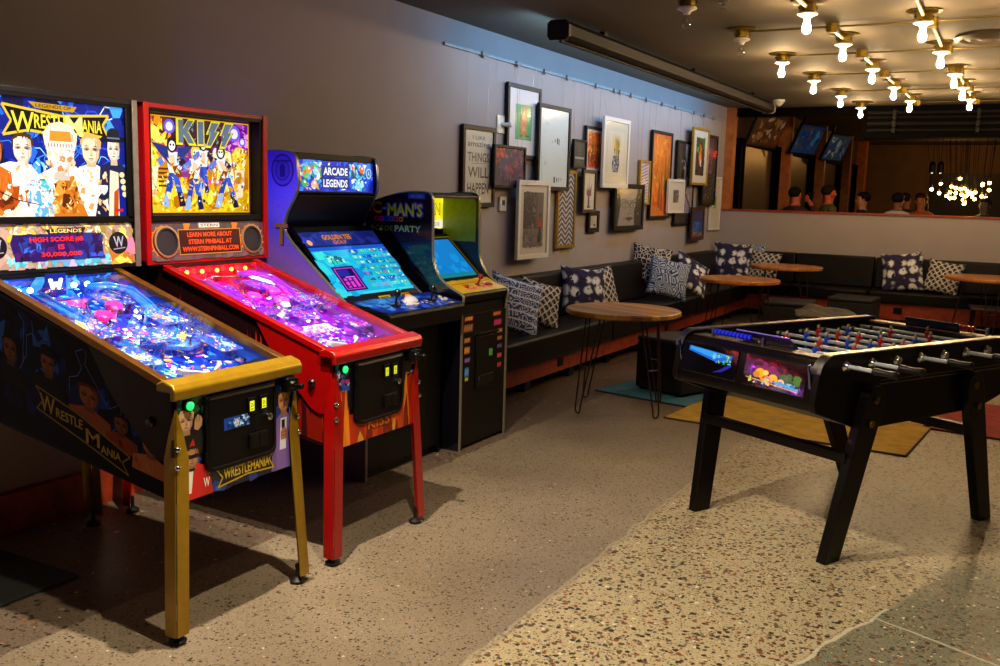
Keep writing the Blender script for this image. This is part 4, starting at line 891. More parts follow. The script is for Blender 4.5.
mq = Art(.66, .17, '#1434c0'); R = random.Random(12)
mq.splash(60, 0, 0, 100, 100, ['#1a3ad8', '#2858e8', '#0c2090', '#3a80f0'], 8, R)
for x0, x1, n, pal in ((3, 30, 60, ['#40c878', '#ff9a20', '#30a850', '#e8f0ff', '#ffd040', '#e04040', '#58b8ff']), (70, 90, 60, ['#58d0e8', '#ffffff', '#2a7ab0', '#ff5a30', '#a0e8ff', '#3a60d0', '#304a60']), (30, 70, 14, ['#60e0ff', '#ffffff'])): mq.splash(n, x0, 8, x1, 94, pal, 3.2, R)
for x, y, c in ((14, 70, '#ff9a20'), (9, 28, '#30b848'), (21, 26, '#ffb0a0'), (23, 66, '#90e0ff'), (84, 78, '#ff6a28'), (79, 30, '#70d8e8'), (66, 62, '#40d0c8')): mq.ell(x, y, 3.4, 12, c, 14); mq.ell(x + .6, y + 4, 1.2, 4, '#ffffff', 10)
mq.ell(94, 66, 3.6, 17, '#d8f0ff'); mq.ell(94, 66, 2.9, 13.5, '#2a6ac0'); mq.text('A', 94, 66, 16, '#d8f0ff', 3)
for y, s_ in ((68, 'ARCADE'), (30, 'LEGENDS')): mq.rect(30, y - 17, 67, y + 18, '#1a2a90'); mq.text(s_, 48.5, y, 27, '#0c1460', 34, .05); mq.text(s_, 48.5, y, 25, '#f4f8ff', 32, .03)
B().box(-.128, -.118, -wA + .022, wA - .022, 1.484, 1.652).build('marquee_light_box', CABB, t)
mq.build('marquee', art_mat('art_marquee', 1.1, .3, 0, .2), t, (-.1165, -.33, 1.484), (0, 1, 0), (1, 0, 0))
# sloped monitor face
d = V(.30, 0, -.32).normalized(); N = V(-d.z, 0, d.x); tp = V(-.125, 0, 1.285)
def SP(a, y, h=0): v = tp + d * a + N * h; return V(v.x, y, v.z)
L = .53
Mx = Matrix((d, V(0, 1, 0), N)).transposed().to_4x4(); Mx.translation = SP(L / 2 - .01, 0, -.012)
mo = B().obox(Mx, L + .02, 2 * wA - .04, .02).build('monitor_bezel', BLACK, t)
bz = Art(.66, .095, '#1a2a9a'); bz.splash(30, 0, 0, 100, 100, ['#20309a', '#182480', '#2a3ab8'], 8, R); bz.text('GOLDEN TEE', 44, 60, 40, '#3a1804', 40, .06); bz.text('GOLDEN TEE', 44, 60, 36, '#f0962a', 38, .03); bz.text('GOLF', 44, 22, 26, '#e07820', 18, .03); bz.ell(6, 25, 3, 20, '#e8a868')
bz.build('bezel_art', art_mat('art_bezel', .28, .3, .2), mo, SP(.115, -.33, -.0015), (0, 1, 0), N)
sc = Art(.66, .33, '#18b8e8'); sc.rect(0, 92, 100, 100, '#1a5ad8'); sc.rect(0, 0, 100, 5, '#40d8e8')
sc.splash(50, 0, 0, 100, 90, ['#20c8f0', '#10a0e0', '#38d8e8', '#1c88e0'], 8, R)
for r in range(7):
    for q in range(4):
        x, y = 46 + q * 14, 12 + r * 12; sc.rect(x, y, x + 12, y + 7, R.choice(['#108ac8', '#48c8d0', '#1470d0', '#60e0d8', '#7ab0e8', '#2058c8', '#38b0a0']))
        sc.splash(4, x + 1, y + 1, x + 11, y + 6, ['#d050c0', '#8af0d0', '#2a40b0', '#e0f8ff', '#50d890'], 2, R)
sc.poly([(2, 74), (10, 74), (14, 90), (2, 90)], '#40e8e0'); sc.ell(22, 72, 13, 10, '#30d0c0'); sc.splash(20, 12, 64, 32, 80, ['#1a90a0', '#a0fff0', '#106080'], 3, R)
sc.rect(10, 8, 38, 58, '#0c1060'); sc.rect(12, 11, 36, 55, '#c838c8'); sc.rect(13.5, 13, 34.5, 53, '#181058')
for k in range(3): sc.rect(16 + k * 6, 15, 20 + k * 6, 34, '#e040d0'); sc.rect(16, 18 + k * 9, 33, 20 + k * 9, '#2a1a80')
sc.rect(15, 38, 28, 51, '#2028a0'); sc.rect(20, 35, 32, 37, '#e878e8')
sc.build('screen', art_mat('art_screen', .95, .15, 0, .1), mo, SP(.453, -.33, -.0012), (0, 1, 0), N)
lo = Art(.66, .075, '#0a1028'); lo.rect(44, 20, 60, 70, '#b8a020'); lo.rect(74, 25, 88, 72, '#b08a28')
for q in (46, 76): lo.line([(q, 52), (q + 11, 54)], 8, '#40340a'); lo.line([(q, 36), (q + 9, 38)], 8, '#40340a')
lo.build('instruction_strip', PRINTC, mo, SP(.53, -.33, -.0012), (0, 1, 0), N)
# control panel
cpd = V(.25, 0, -.045).normalized(); cpn = V(-cpd.z, 0, cpd.x)
cp = B().prism([(.235, .905), (.262, .922), (.505, .89), (.512, .872), (.49, .79), (.36, .78), (.235, .80)], 'y', -wA - .005, wA + .005).build('control_panel', CABB, t, bevel=.004)
ca = Art(.70, .235, '#1424a0'); ca.splash(80, 0, 0, 100, 100, ['#1a34c0', '#0c1878', '#2a58d8', '#10208a', '#3a78e0'], 8, R); ca.splash(24, 60, 5, 98, 50, ['#4a8ae0', '#c0a030', '#2a60d0', '#e0e8f0'], 2.6, R); ca.splash(14, 5, 30, 40, 60, ['#3a8ad8', '#80b8f0', '#102070'], 3, R); ca.frame(0, 0, 100, 100, 3, '#0a0c2a')
co0 = V(.506, 0, .8905); ca.build('control_art', art_mat('art_control', .12, .3, .4), cp, co0 + V(0, -.35, 0) + cpn * .0012, (0, 1, 0), cpn)
def CP(a, y, h=0): v = co0 - cpd * a + cpn * h; return V(v.x, y, v.z)
for y in (-.17, .17):
    B().lathe([(.03, .001), (.03, .004), (.014, .008), (.006, .012), (.006, .05), (.014, .054), (.02, .066), (.02, .078), (.012, .09), (.001, .092)], CP(.10, y), cpn, 14).build('joystick', mat('joystick_black', '#080808', .3), cp)
    for k in range(6): B().lathe([(.015, .001), (.015, .007), (.011, .010), (.010, .013), (.001, .013)], CP(.085 + .04 * (k % 2), y + .055 + .034 * (k // 2)), cpn, 12).build('button', mat('button_white', '#c8c4d0', .3) if k % 3 else mat('button_blue', '#2048c0', .3), cp)
B().lathe([(.05, .001), (.05, .005), (.04, .006), (.038, .02), (.02, .034), (.001, .037)], CP(.12, .0), cpn, 20).build('trackball', mat('trackball_white', '#d8d4d8', .15), cp)
B().lathe([(.02, .001), (.02, .012), (.001, .013)], CP(.205, .10), cpn, 14).build('start_button', emat('orange_button', '#ff7a20', .7), cp)
dr = B().box(.36, .368, -.20, .20, .22, .60).build('coin_door', BLACK, t, bevel=.004)
for y in (-.08, .08):
    for z in (.50, .34): B().box(.368, .376, y - .022, y + .022, z - .03, z + .03).build('coin_slot', emat('dim_red_slot', '#6a0a14', .25), dr)
# ---- small one: no seen marquee head, yellow and green inside
YP0, YP1 = 4.655, 5.205
t = thing('arcade_cabinet', 'low black arcade cabinet with yellow control panel and lime green inside, beside the cushioned bench', 'arcade cabinet', (.5, 4.93, 0), 0, 'upright arcade cabinets')
wP = (YP1 - YP0) / 2
front = soft([(.05, 1.37), (.28, 1.425), (.52, 1.50), (.69, 1.505), (.735, 1.49), (.742, 1.44), (.744, 1.16), (.755, 1.08), (.80, 1.005), (.87, .957), (.955, .92), (.962, .905), (.952, .86), (.945, .80)], 2)
front = [(x - .5, z) for x, z in front]
base = [(.45, 0), (-.45, 0)]
for q in (-1, 1):
    sp = B().prism(front + base, 'y', q * wP, q * (wP - .018)).build('side_panel', mat('glossy_black_side', '#08080f', .14, coat=.6) if q < 0 else mat('lime_lined_side', '#141608', .3), t)
    ribbon(front, q * (wP + .001), q * (wP - .019), .005).build('edge_molding', mat('t_molding_pale', '#a09c88', .3, .4), sp)
    B().box(.452, .459, q * (wP + .001), q * (wP - .016), 0, .80).build('corner_strip', mat('corner_strip', '#8a8272', .3, .5), sp)
    if q < 0:
        a = Art(.7, .5); a.rect(82, 92, 99, 98, '#2a48c0'); a.text('ARCADE', 90.5, 95, 3, '#8aa0e8', 13)
        for s_, x, y, h, w, c, o in (('PAC', 42, 81, 14, 26, '#c07020', '#3a1a08'), ('-', 58, 80, 2.4, 4, '#6a80d0', '#10184a'), ("MAN'S", 79, 79, 15, 35, '#b8c020', '#2a3ab0')):
            a.text(s_, x, y, h * 1.25, o, w * 1.08, .07); a.text(s_, x, y, h, c, w, .03)
        for k, c in enumerate(('#a01820', '#b020a0', '#2a30c8', '#2a50e0', '#b03038', '#a86020')): a.rect(48 + k * 5, 65, 52.2 + k * 5, 70.5, c); a.rect(49.2 + k * 5, 66.4, 50.8 + k * 5, 69.2, '#12102a')
        a.text('ARCADE', 53, 57, 6.5, '#4a5428', 28, .02); a.text('PARTY', 82, 57, 8, '#1a4ab0', 27, .05); a.text('PARTY', 82, 57, 7, '#8ab050', 26, .02)
        a.build('side_art', art_mat('art_side_gloss', 0, .16, .5), sp, (-.5, -wP - .0006, 1.00), (1, 0, 0), (0, -1, 0), lift=2e-5)
B().box(-.45, .44, -wP + .018, wP - .018, .02, .86).box(-.45, -.12, -wP + .018, wP - .018, .86, 1.34).box(-.40, .42, -wP + .02, wP - .02, 0, .02).prism([(-.45, 1.34), (-.2, 1.41), (.02, 1.478), (.19, 1.483), (.225, 1.472), (.225, 1.488), (.19, 1.5), (.015, 1.492), (-.45, 1.355)], 'y', -wP + .018, wP - .018).build('body', CABB, t)
B().prism([(.02, 1.47), (.235, 1.468), (.238, 1.482), (.02, 1.486)], 'y', -wP + .018, wP - .018).build('top_rail', STEEL, t, bevel=.002)
mq = Art(.51, .19, '#f0e818'); mq.splash(30, 0, 0, 100, 100, ['#f4ec20', '#e8e010', '#fff43a'], 9, R); mq.rect(0, 0, 100, 26, '#f4f0d0')
mq.text('PAC-MAN', 55, 62, 40, '#38300a', 76, .03); mq.text('PAC-MAN', 55, 62, 36, '#f8d028', 74, .0); mq.text('ARCADE', 74, 13, 12, '#5a5420', 36)
B().box(-.03, -.022, -wP + .018, wP - .018, 1.27, 1.475).build('marquee_box', CABB, t)
mq.build('marquee', art_mat('art_marquee_yellow', 1.0, .4, 0, .3), t, (-.0215, -.255, 1.278), (0, 1, 0), (1, 0, 0))
# lime lining of the inner sides, lit by the yellow marquee
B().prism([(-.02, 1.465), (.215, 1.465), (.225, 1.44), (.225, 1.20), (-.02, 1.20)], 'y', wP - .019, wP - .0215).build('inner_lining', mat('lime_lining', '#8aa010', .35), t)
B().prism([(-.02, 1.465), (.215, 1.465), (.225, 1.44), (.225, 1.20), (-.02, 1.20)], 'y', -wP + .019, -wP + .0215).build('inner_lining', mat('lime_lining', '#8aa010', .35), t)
mqb = Art(.1, .1)
d = V(.30, 0, -.285).normalized(); N = V(-d.z, 0, d.x); tp = V(.02, 0, 1.235)
Mx = Matrix((d, V(0, 1, 0), N)).transposed().to_4x4(); Mx.translation = SP(.20, 0, -.012)
mo = B().obox(Mx, .42, 2 * wP - .036, .02).build('monitor_bezel', BLACK, t)
fr = Art(.51, .40, '#101008'); fr.frame(2, 2, 98, 98, 1.6, '#8a6a14'); fr.rect(8, 16, 92, 92, '#0f8ae0'); fr.rect(8, 16, 92, 24, '#128a9a'); fr.splash(18, 12, 26, 88, 88, ['#1494e8', '#1080d8', '#18a0f0'], 8, R); fr.rect(10, 48, 30, 52, '#60c0f0')
fr.build('screen', art_mat('art_screen_blue', .8, .15, 0, .1), mo, SP(.405, -.255, -.0012), (0, 1, 0), N)
cp = B().prism([(.29, .99), (.36, .962), (.452, .925), (.458, .912), (.445, .87), (.30, .87)], 'y', -wP + .018, wP - .018).build('control_panel', CABB, t)
cpd = V(.092, 0, -.037).normalized(); cpn = V(-cpd.z, 0, cpd.x); co0 = V(.448, 0, .9275)
ca = Art(.51, .15, '#e0b010'); ca.splash(30, 0, 0, 100, 100, ['#e8b818', '#d8a40c', '#f0c830'], 8, R)
for x0 in (34, 58, 76): ca.splash(10, x0 - 8, 22, x0 + 8, 60, ['#c82810', '#e04a10', '#a81c08'], 4, R)
ca.line([(6, 70), (94, 74)], 5, '#b06a08'); ca.build('control_art', art_mat('art_cp_yellow', .18, .3, .3), cp, co0 + V(0, -.255, 0) + cpn * .0015, (0, 1, 0), cpn)
o = CP(.075, .03); B().lathe([(.02, .001), (.02, .004), (.006, .006), (.006, .04), (.016, .046), (.018, .058), (.012, .07), (.001, .073)], o, cpn, 14).build('joystick', mat('joystick_red', '#b01020', .3), cp)
for y in (-.12, .12, .16): B().lathe([(.014, .001), (.014, .008), (.001, .01)], CP(.06, y), cpn, 12).build('button', mat('button_red', '#c02010', .3), cp)
st = Art(.50, .42)
for x, y, w, h, c1, c2 in ((13, 97, 20, 6, '#d8540c', '#ffc030'), (80, 97, 20, 6, '#c8480c', '#f8a838'), (12, 84, 22, 11, '#a86830', '#e8b070'), (82, 84, 20, 9, '#a02878', '#e84888'), (10, 67, 14, 7, '#a05828', '#d89848'), (88, 71, 13, 6, '#a86038', '#e8b888'), (10, 53, 13, 10, '#b86a18', '#e8a840'), (88, 60, 13, 6, '#a05a30', '#d8904a'), (11, 39, 13, 7, '#5a3a88', '#9a78c8'), (88, 48, 13, 6, '#4a3a70', '#7a68a0'), (10, 22, 10, 14, '#2868b8', '#70b0e8'), (10, 12, 8, 5, '#a8a030', '#e0d870'), (88, 34, 12, 7, '#a83858', '#f06078'), (88, 20, 11, 7, '#982838', '#e04858')):
    st.poly([(x - w / 2, y - h / 2), (x - w / 2.3, y + h / 2), (x + w / 2, y + h / 2.2), (x + w / 2.2, y - h / 2)], c1)
    for k in range(4): st.poly([(x - w * .42 + k * w * .21, y - h * .3), (x - w * .38 + k * w * .21, y + h * .32), (x - w * .25 + k * w * .21, y + h * .3), (x - w * .27 + k * w * .21, y - h * .3)], c2)
B().box(.44, .4508, -wP + .018, wP - .018, .02, .80).build('front_panel', CABB, t).name
st.build('front_stickers', PRINTC, t, (.4512, -.25, .37), (0, 1, 0), (1, 0, 0))
cdr = B().box(.451, .459, -.10, .13, .34, .66).build('coin_door', BLACK, t, bevel=.004)
B().box(.459, .466, .05, .08, .53, .57).build('coin_slot', emat('dim_green_slot', '#3a7a2a', .35), cdr)
B().box(.459, .464, -.07, .10, .36, .42).build('coin_return', SATIN, cdr, bevel=.003)
B().box(.451, .466, -.09, .16, .668, .678).build('door_handle_bar', SATIN, cdr)

# ================================================================== table football
t = thing('foosball_table', 'black table football table with slanted wooden legs and red and blue players', 'foosball table', (3.05, 4.70, 0), math.radians(-28.2))
FB = mat('foosball_black', '#060404', .35, var=.25, coat=.06, spec=.25); FD = mat('foosball_dark_brown', '#0a0605', .38, var=.3, scale=18, spec=.25)
Y0, Y1 = -.69, .79
def arc(cx, cz, r, a0, a1, n=6): return [(cx + r * math.cos(math.radians(a0 + (a1 - a0) * k / n)), cz + r * math.sin(math.radians(a0 + (a1 - a0) * k / n))) for k in range(n + 1)]
side = arc(Y1 - .085, .815, .085, 0, 90) + arc(Y0 + .085, .815, .085, 90, 180) + [(Y0 - .02, .70), (Y0 - .005, .665), (-.40, .565), (.46, .575), (Y1 + .005, .665), (Y1 + .02, .70)]
for q in (-1, 1):
    sp = B().prism(side, 'x', q * .412, q * .378).build('side_panel', FD, t, bevel=.004)
    rl = arc(Y1 - .085, .815, .0868, 10, 90) + arc(Y0 + .085, .815, .0868, 90, 170)
    b = B(); n = len(rl); vv = []
    for (y, z) in rl:
        k = 1.035 if False else 1
        vv += [(q * .416, y, z + .000), (q * .372, y, z), (q * .372, y, z - .006), (q * .416, y, z - .006)]
    b.add(vv, [(4 * i + j, 4 * i + (j + 1) % 4, 4 * i + 4 + (j + 1) % 4, 4 * i + 4 + j) for i in range(n - 1) for j in range(4)] + [(0, 1, 2, 3), tuple(4 * n - 4 + j for j in range(4))])
    b.build('rail_strip', mat('worn_steel_edge', '#9a958c', .28, 1, var=.35), sp)
    B().box(q * .412, q * .4145, -.30, .60, .752, .757).box(q * .412, q * .4145, -.30, .60, .768, .771).build('side_groove', STEEL, sp)
# floor of the box, ends
B().box(-.378, .378, -.55, .66, .74, .755).build('field_board', BLACK, t)
a = Art(.70, 1.10, '#0f4a30')
a.splash(40, 0, 0, 100, 100, ['#115036', '#0d442c'], 8, random.Random(3))
wl = '#c8d4cc'; a.line([(2, 50), (98, 50)], .7, wl); a.frame(1, 1, 99, 99, .7, wl); a.frame(28, 1, 72, 17, .7, wl); a.frame(28, 83, 72, 99, .7, wl)
a.ell(50, 50, 15, 9.5, wl, 28); a.ell(50, 50, 14, 8.9, '#0f4a30', 28); a.line([(35, 50), (65, 50)], .7, wl)
a.build('playing_field', art_mat('art_field', 0, .25, .3), t, (-.35, -.50, .7556), (1, 0, 0), (0, 0, 1))
for q, ye in ((-1, Y0), (1, Y1)):
    yi = -.545 if q < 0 else .655
    p = [(yi, .76), (yi, .872), (yi + q * .01, .878), (ye - q * .05, .875), (ye - q * .012, .85), (ye + q * .018, .71), (ye + q * .004, .668), (yi - q * .04, .62), (yi - q * .04, .76)]
    e = B().prism(p, 'x', -.379, .379).build('end_box', FB, t, bevel=.006)
    B().box(-.36, .36, min(yi + q * .012, ye - q * .055), max(yi + q * .012, ye - q * .055), .8775, .882).build('end_ledge', mat('ledge_brown', '#30241a', .35, var=.3) if q < 0 else mat('ledge_honey', '#a8762c', .35, var=.3), e, bevel=.001)
    # two gloss panels on the end face, reflections of the machines painted on
    fd = V(0, q * 1.0, .19).normalized()
    for k, x0 in ((0, -.355), (1, .02)):
        w = .335; cz = V(0, ye + q * .003, .786); u = V(-q, 0, 0)
        Mx = Matrix((u, fd.cross(u), fd)).transposed().to_4x4(); Mx.translation = V(x0 + w / 2, 0, 0) + cz
        pn = B().obox(Mx, w, .135, .008).build('end_panel', mat('gloss_black_acrylic', '#050507', .06, coat=1.0), e, bevel=.003)
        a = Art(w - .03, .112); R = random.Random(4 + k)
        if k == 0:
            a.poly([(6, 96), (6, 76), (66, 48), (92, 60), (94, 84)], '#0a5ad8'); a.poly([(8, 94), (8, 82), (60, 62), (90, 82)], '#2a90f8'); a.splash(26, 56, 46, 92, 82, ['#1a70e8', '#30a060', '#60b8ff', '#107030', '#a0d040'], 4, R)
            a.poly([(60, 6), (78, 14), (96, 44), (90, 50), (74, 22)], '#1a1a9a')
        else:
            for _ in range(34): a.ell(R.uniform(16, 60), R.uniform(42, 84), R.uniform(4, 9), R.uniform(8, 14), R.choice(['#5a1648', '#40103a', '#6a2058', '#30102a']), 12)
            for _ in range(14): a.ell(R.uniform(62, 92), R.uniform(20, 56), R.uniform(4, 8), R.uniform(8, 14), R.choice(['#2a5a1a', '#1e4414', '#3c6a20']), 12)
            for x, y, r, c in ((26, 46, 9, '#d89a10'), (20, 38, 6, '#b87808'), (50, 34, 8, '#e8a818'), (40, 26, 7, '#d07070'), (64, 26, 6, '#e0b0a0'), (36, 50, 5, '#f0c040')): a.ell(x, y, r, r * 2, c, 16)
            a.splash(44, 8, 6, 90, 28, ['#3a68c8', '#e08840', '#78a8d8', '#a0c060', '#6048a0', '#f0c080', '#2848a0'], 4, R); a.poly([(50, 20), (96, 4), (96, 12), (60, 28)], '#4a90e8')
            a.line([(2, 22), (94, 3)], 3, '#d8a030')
        a.build('painted_reflection', art_mat('art_reflection', 0, .3, .12), pn, Mx @ V(-(w - .03) / 2, -.056, .0048), u, fd)
    for x in (-.372, .372):
        B().obox(Matrix.Translation(V(x, ye + q * .006, .786)) @ Matrix.Rotation(-q * .19, 4, 'X'), .012, .012, .15).build('corner_trim', mat('blue_chrome', '#7f90c8', .15, 1), e, bevel=.003)
    # goal board, score beads on a rod
    gb = B().obox(Matrix.Translation(V(-.0 if q > 0 else .02, yi + q * .02, .898 if q > 0 else .905)) @ Matrix.Rotation(q * (.3 if q > 0 else -.9), 4, 'X'), .30, .006, .06 if q > 0 else .085).build('goal_board', mat('blue_board' if q > 0 else 'violet_sheet', '#10183a' if q > 0 else '#6a5ac0', .25), e, bevel=.002)
    xs0 = -.25 if q < 0 else -.02
    b = B().cyl((xs0 - .01, yi + q * .062, .905), (xs0 + .29, yi + q * .062, .905), .003, n=6)
    for x in (xs0 - .01, xs0 + .29): b.box(x - .006, x + .006, yi + q * .055, yi + q * .069, .88, .915)
    sc = b.build('score_rack', STEEL, e)
    for k in range(10):
        x = xs0 + .012 + k * .0225
        B().lathe([(.008, -.009), (.013, -.007), (.013, .007), (.008, .009)], (x, yi + q * .062, .905), (1, 0, 0), 10).build('score_bead', mat('bead_blue' if q < 0 else 'bead_red', '#1424d8' if q < 0 else '#c01818', .3), sc)
# lower body sides seen under the end boxes
B().prism([(-.60, .665), (.70, .665), (.46, .58), (-.40, .57)], 'x', -.36, .36).build('lower_box', FB, t)
# legs
for q in (-1, 1):
    for e in (-1, 1):
        tx, fx = (-.375, -.51) if e < 0 else (.345, .63)
        top, w0, w1 = .755, .125, .10
        dy = fx - tx
        p = [(fx - w1 / 2, 0), (fx + w1 / 2, 0)]
        cx, cz = tx + .0, .70
        a0 = math.degrees(math.atan2(.70, -dy))
        pe = [(cx + w0 / 2 * math.cos(math.radians(a)), cz + w0 / 2 * math.sin(math.radians(a))) for a in [a0 - 90 + 180 * k / 8 for k in range(9)]]
        pts = [(fx + w1 / 2, 0)] + pe + [(fx - w1 / 2, 0)]
        lb = B().prism(pts, 'x', q * .4135, q * .4585); lb.v = [(x - q * .055 * max(0, .55 - z) / .55, y, z) for x, y, z in lb.v]; lg = lb.build('leg', FB, t, bevel=.004)
        for z in (.70, .60):
            y = tx + dy * (.70 - z) / .70
            B().lathe([(.016, 0), (.016, .004), (.010, .008), (.006, .006), (.001, .006)], (q * .4585, y, z), (q, 0, 0), 14).build('leg_bolt', BRASS, lg)
for q in (-1, 1):
    y = -.47 if q < 0 else .50
    B().box(-.4135, .4135, y - .02, y + .02, .43, .475).build('cross_rail', FB, t, bevel=.003)
a = Art(.62, .016, '#2a1c10'); a.rect(30, 0, 55, 100, '#7a6a28'); a.rect(55, 0, 72, 100, '#6a5a90'); a.rect(72, 0, 96, 100, '#2a70d8'); a.rect(96, 0, 100, 100, '#c01828')
# rods with players
RODS = [(-.541, 'b', 1, 1), (-.373, 'b', 2, 1), (-.205, 'r', 3, -1), (-.037, 'b', 5, 1), (.131, 'r', 5, -1), (.299, 'b', 3, 1), (.467, 'r', 2, -1), (.62, 'r', 1, -1)]
KIT = {'b': mat('player_blue', '#1c3cb0', .35), 'r': mat('player_red', '#b01c14', .35)}; SKIN = mat('player_skin', '#c89868', .4); DARKP = mat('player_dark', '#151515', .4)
def player(par, x, col):
    b = B(); c = x
    b.lathe([(.006, -.088), (.011, -.084), (.012, -.06), (.009, -.045), (.012, -.02), (.018, .0), (.019, .018), (.017, .03), (.007, .036), (.006, .040)], (c, 0, 0), n=10, m=0)
    b.box(c - .010, c + .010, -.012, .014, -.090, -.072, 2)
    b.ball((c, 0, .052), .0135, (.9, .95, 1.1), 10, 8, 1); b.ball((c, .002, .058), .0125, (.95, .95, .8), 10, 6, 2)
    b.tube([(c - .017, 0, .026), (c - .025, 0, .008), (c - .021, 0, -.016)], .006, 6, 0); b.tube([(c + .017, 0, .026), (c + .025, 0, .008), (c + .021, 0, -.016)], .006, 6, 0)
    k = .70; b.v = [(c + (a - c) * k, d * k, e * k if e > -.03 else e * .95) for a, d, e in b.v]
    return b.build('player', [KIT[col], SKIN, DARKP], par)
slide = random.Random(14)
for y, col, n, q in RODS:
    rd = B().cyl((-.435 if q > 0 else -.56, 0, 0), (.435 if q < 0 else .56, 0, 0), .0085, n=10).build('rod', mat('rod_steel', '#b4bcc8', .38, .55), t, loc=(0, y, .85))
    sp = {1: 0, 2: .22, 3: .19, 5: .12}[n]; off = slide.uniform(-.05, .05)
    for k in range(n): player(rd, off + (k - (n - 1) / 2) * sp, col)
    hx0 = .545 * q
    B().lathe([(.010, 0), (.016, .006), (.0165, .02), (.013, .05), (.0155, .09), (.017, .105), (.010, .115), (.001, .117)], (hx0, 0, 0), (q, 0, 0), 14).build('handle', mat('handle_black', '#0a0a0c', .3), rd)
    for s in (-1, 1):
        B().lathe([(.022, .001), (.023, .006), (.019, .010), (.015, .022), (.010, .024)], (s * .412, 0, 0), (s, 0, 0), 16).build('bearing', CHROME, rd)
        B().lathe([(.014, 0), (.014, .012), (.0082, .012)], (s * (.30 if n < 3 else .345), 0, 0), (s, 0, 0), 12).build('rubber_stop', RUBBER, rd)

# ================================================================== round tables on hairpin legs
def wood_planks(name, c1, c2, c3, w=.075):
    m, nt, p = newmat(name); co = tex(nt); sx = nd(nt, 'ShaderNodeSeparateXYZ', i_0=co)
    idx = mth(nt, 'FLOOR', mth(nt, 'DIVIDE', sx.outputs[0], w))
    wn = nd(nt, 'ShaderNodeTexWhiteNoise', noise_dimensions='1D'); nt.links.new(idx, wn.inputs['W'])
    base = ramp(nt, wn.outputs[0], [(0, hx(c1)), (.35, hx(c2)), (.7, hx(c3)), (1, hx(c1))])
    st = nd(nt, 'ShaderNodeVectorMath', operation='MULTIPLY', i_0=co, i_1=(60, 4, 60))
    g = nd(nt, 'ShaderNodeTexNoise', i_Vector=st.outputs[0], i_Scale=1.0, i_Detail=5.0)
    base = mixc(nt, .6, base, ramp(nt, g.outputs['Fac'], [(.3, (.6, .55, .5, 1)), (.7, (1.35, 1.3, 1.2, 1))]), 'MULTIPLY')
    nt.links.new(base, p.inputs['Base Color']); p.inputs['Roughness'].default_value = .3; p.inputs['Coat Weight'].default_value = .3; p.inputs['Coat Roughness'].default_value = .15
    return m
PLANK = wood_planks('striped_plank_wood', '#a06a28', '#f0b848', '#4e3018', .065)
PLANK2 = wood_planks('amber_plank_wood', '#b87226', '#d08a30', '#9a581c')
def table(x, y, rz, r, label, m, lr=.27, grain=0.0):
    t = thing('round_table', label, 'table', (x, y, 0), rz, 'round plank topped tables')
    B().lathe([(.001, .682), (r - .012, .682), (r, .690), (r, .712), (r - .006, .72), (.001, .72)], n=56, cap=False).build('tabletop', m, t, rotz=grain)
    for k in range(4):
        a = PI / 4 + k * PI / 2; cx, cy = lr * math.cos(a), lr * math.sin(a); tx, ty = -math.sin(a), math.cos(a); ox, oy = math.cos(a) * .11, math.sin(a) * .11
        def Q(s, z, o): return (cx + tx * s + ox * o, cy + ty * s + oy * o, z)
        pts = [Q(-.075, .68, 0), Q(-.026, .05, 1)] + [Q(-.026 * math.cos(q * PI / 6), .034 - .026 * math.sin(q * PI / 6) + .0, 1) for q in range(7)] + [Q(.026, .05, 1), Q(.075, .68, 0)]
        lg = B().tube(pts, .006, 8).box(cx - .055, cx + .055, cy - .055, cy + .055, .677, .682).build('leg', HAIRPIN, t)
        B().tube([Q(-.048, .33, .55), Q(.048, .33, .55)], .0035, 6).build('cross_brace', STEEL, lg)
    return t
table(1.295, 6.30, math.radians(18), .405, 'round plank table with striped top and hairpin legs, nearest to the arcade cabinets', PLANK, grain=math.radians(-129))
table(1.235, 9.58, .5, .40, 'second round plank table along the wall bench, standing next to the stack of three cushions', PLANK2)
table(1.18, 11.92, .2, .43, 'round plank table in the corner where the two benches meet', PLANK2)
table(3.42, 12.0, .9, .48, 'round plank table in front of the back bench, cut by the edge of the photograph', PLANK2)

# ================================================================== upholstered benches
def bench(name, label, L, loc, rz, seams=(), zs=.24):
    """local x runs along the bench, y from the front edge (0) to the wall (.60)"""
    t = thing(name, label, 'bench', loc, rz, 'black cushioned benches')
    B().box(0, L, .06, .58, .10, zs).build('plinth', REDWOOD, t, bevel=.004)
    edges = [0] + list(seams) + [L]
    for a, b in zip(edges, edges[1:]):
        B().box(a + .004, b - .004, .0, .60, zs, .44).build('seat', LEATHER, t, bevel=.025, seg=3)
        B().prism([(.42, .44), (.46, .83), (.595, .83), (.595, .44)], 'x', a + .004, b - .004).build('backrest', LEATHER, t, bevel=.02, seg=3)
    for x in [L * (k + .5) / max(1, round(L / .8)) for k in range(max(1, round(L / .8)))]:
        B().box(x - .05, x + .05, .12, .22, 0, .10).build('foot', BLACK, t, bevel=.004)
    return t
b1 = bench('bench', 'long black cushioned bench on a red wood plinth under the framed pictures', 7.2, (.605, 5.23, 0), PI / 2, (2.6, 5.0))
for x in (1.65, 4.2): B().box(x - .05, x + .05, .054, .062, .14, .21).build('outlet_box', BLACK, b1, bevel=.003)
bench('bench', 'corner section of the back bench behind the corner table', 2.06, (.0, 12.445, 0), 0, (1.08,), .30)
b3 = bench('bench', 'back bench section with a red wood plinth under the half wall, beyond the foosball table', 3.4, (2.07, 12.445, 0), 0, (1.9,), .30)
B().box(.30, .40, .054, .062, .17, .25).build('outlet_box', BLACK, b3, bevel=.003)

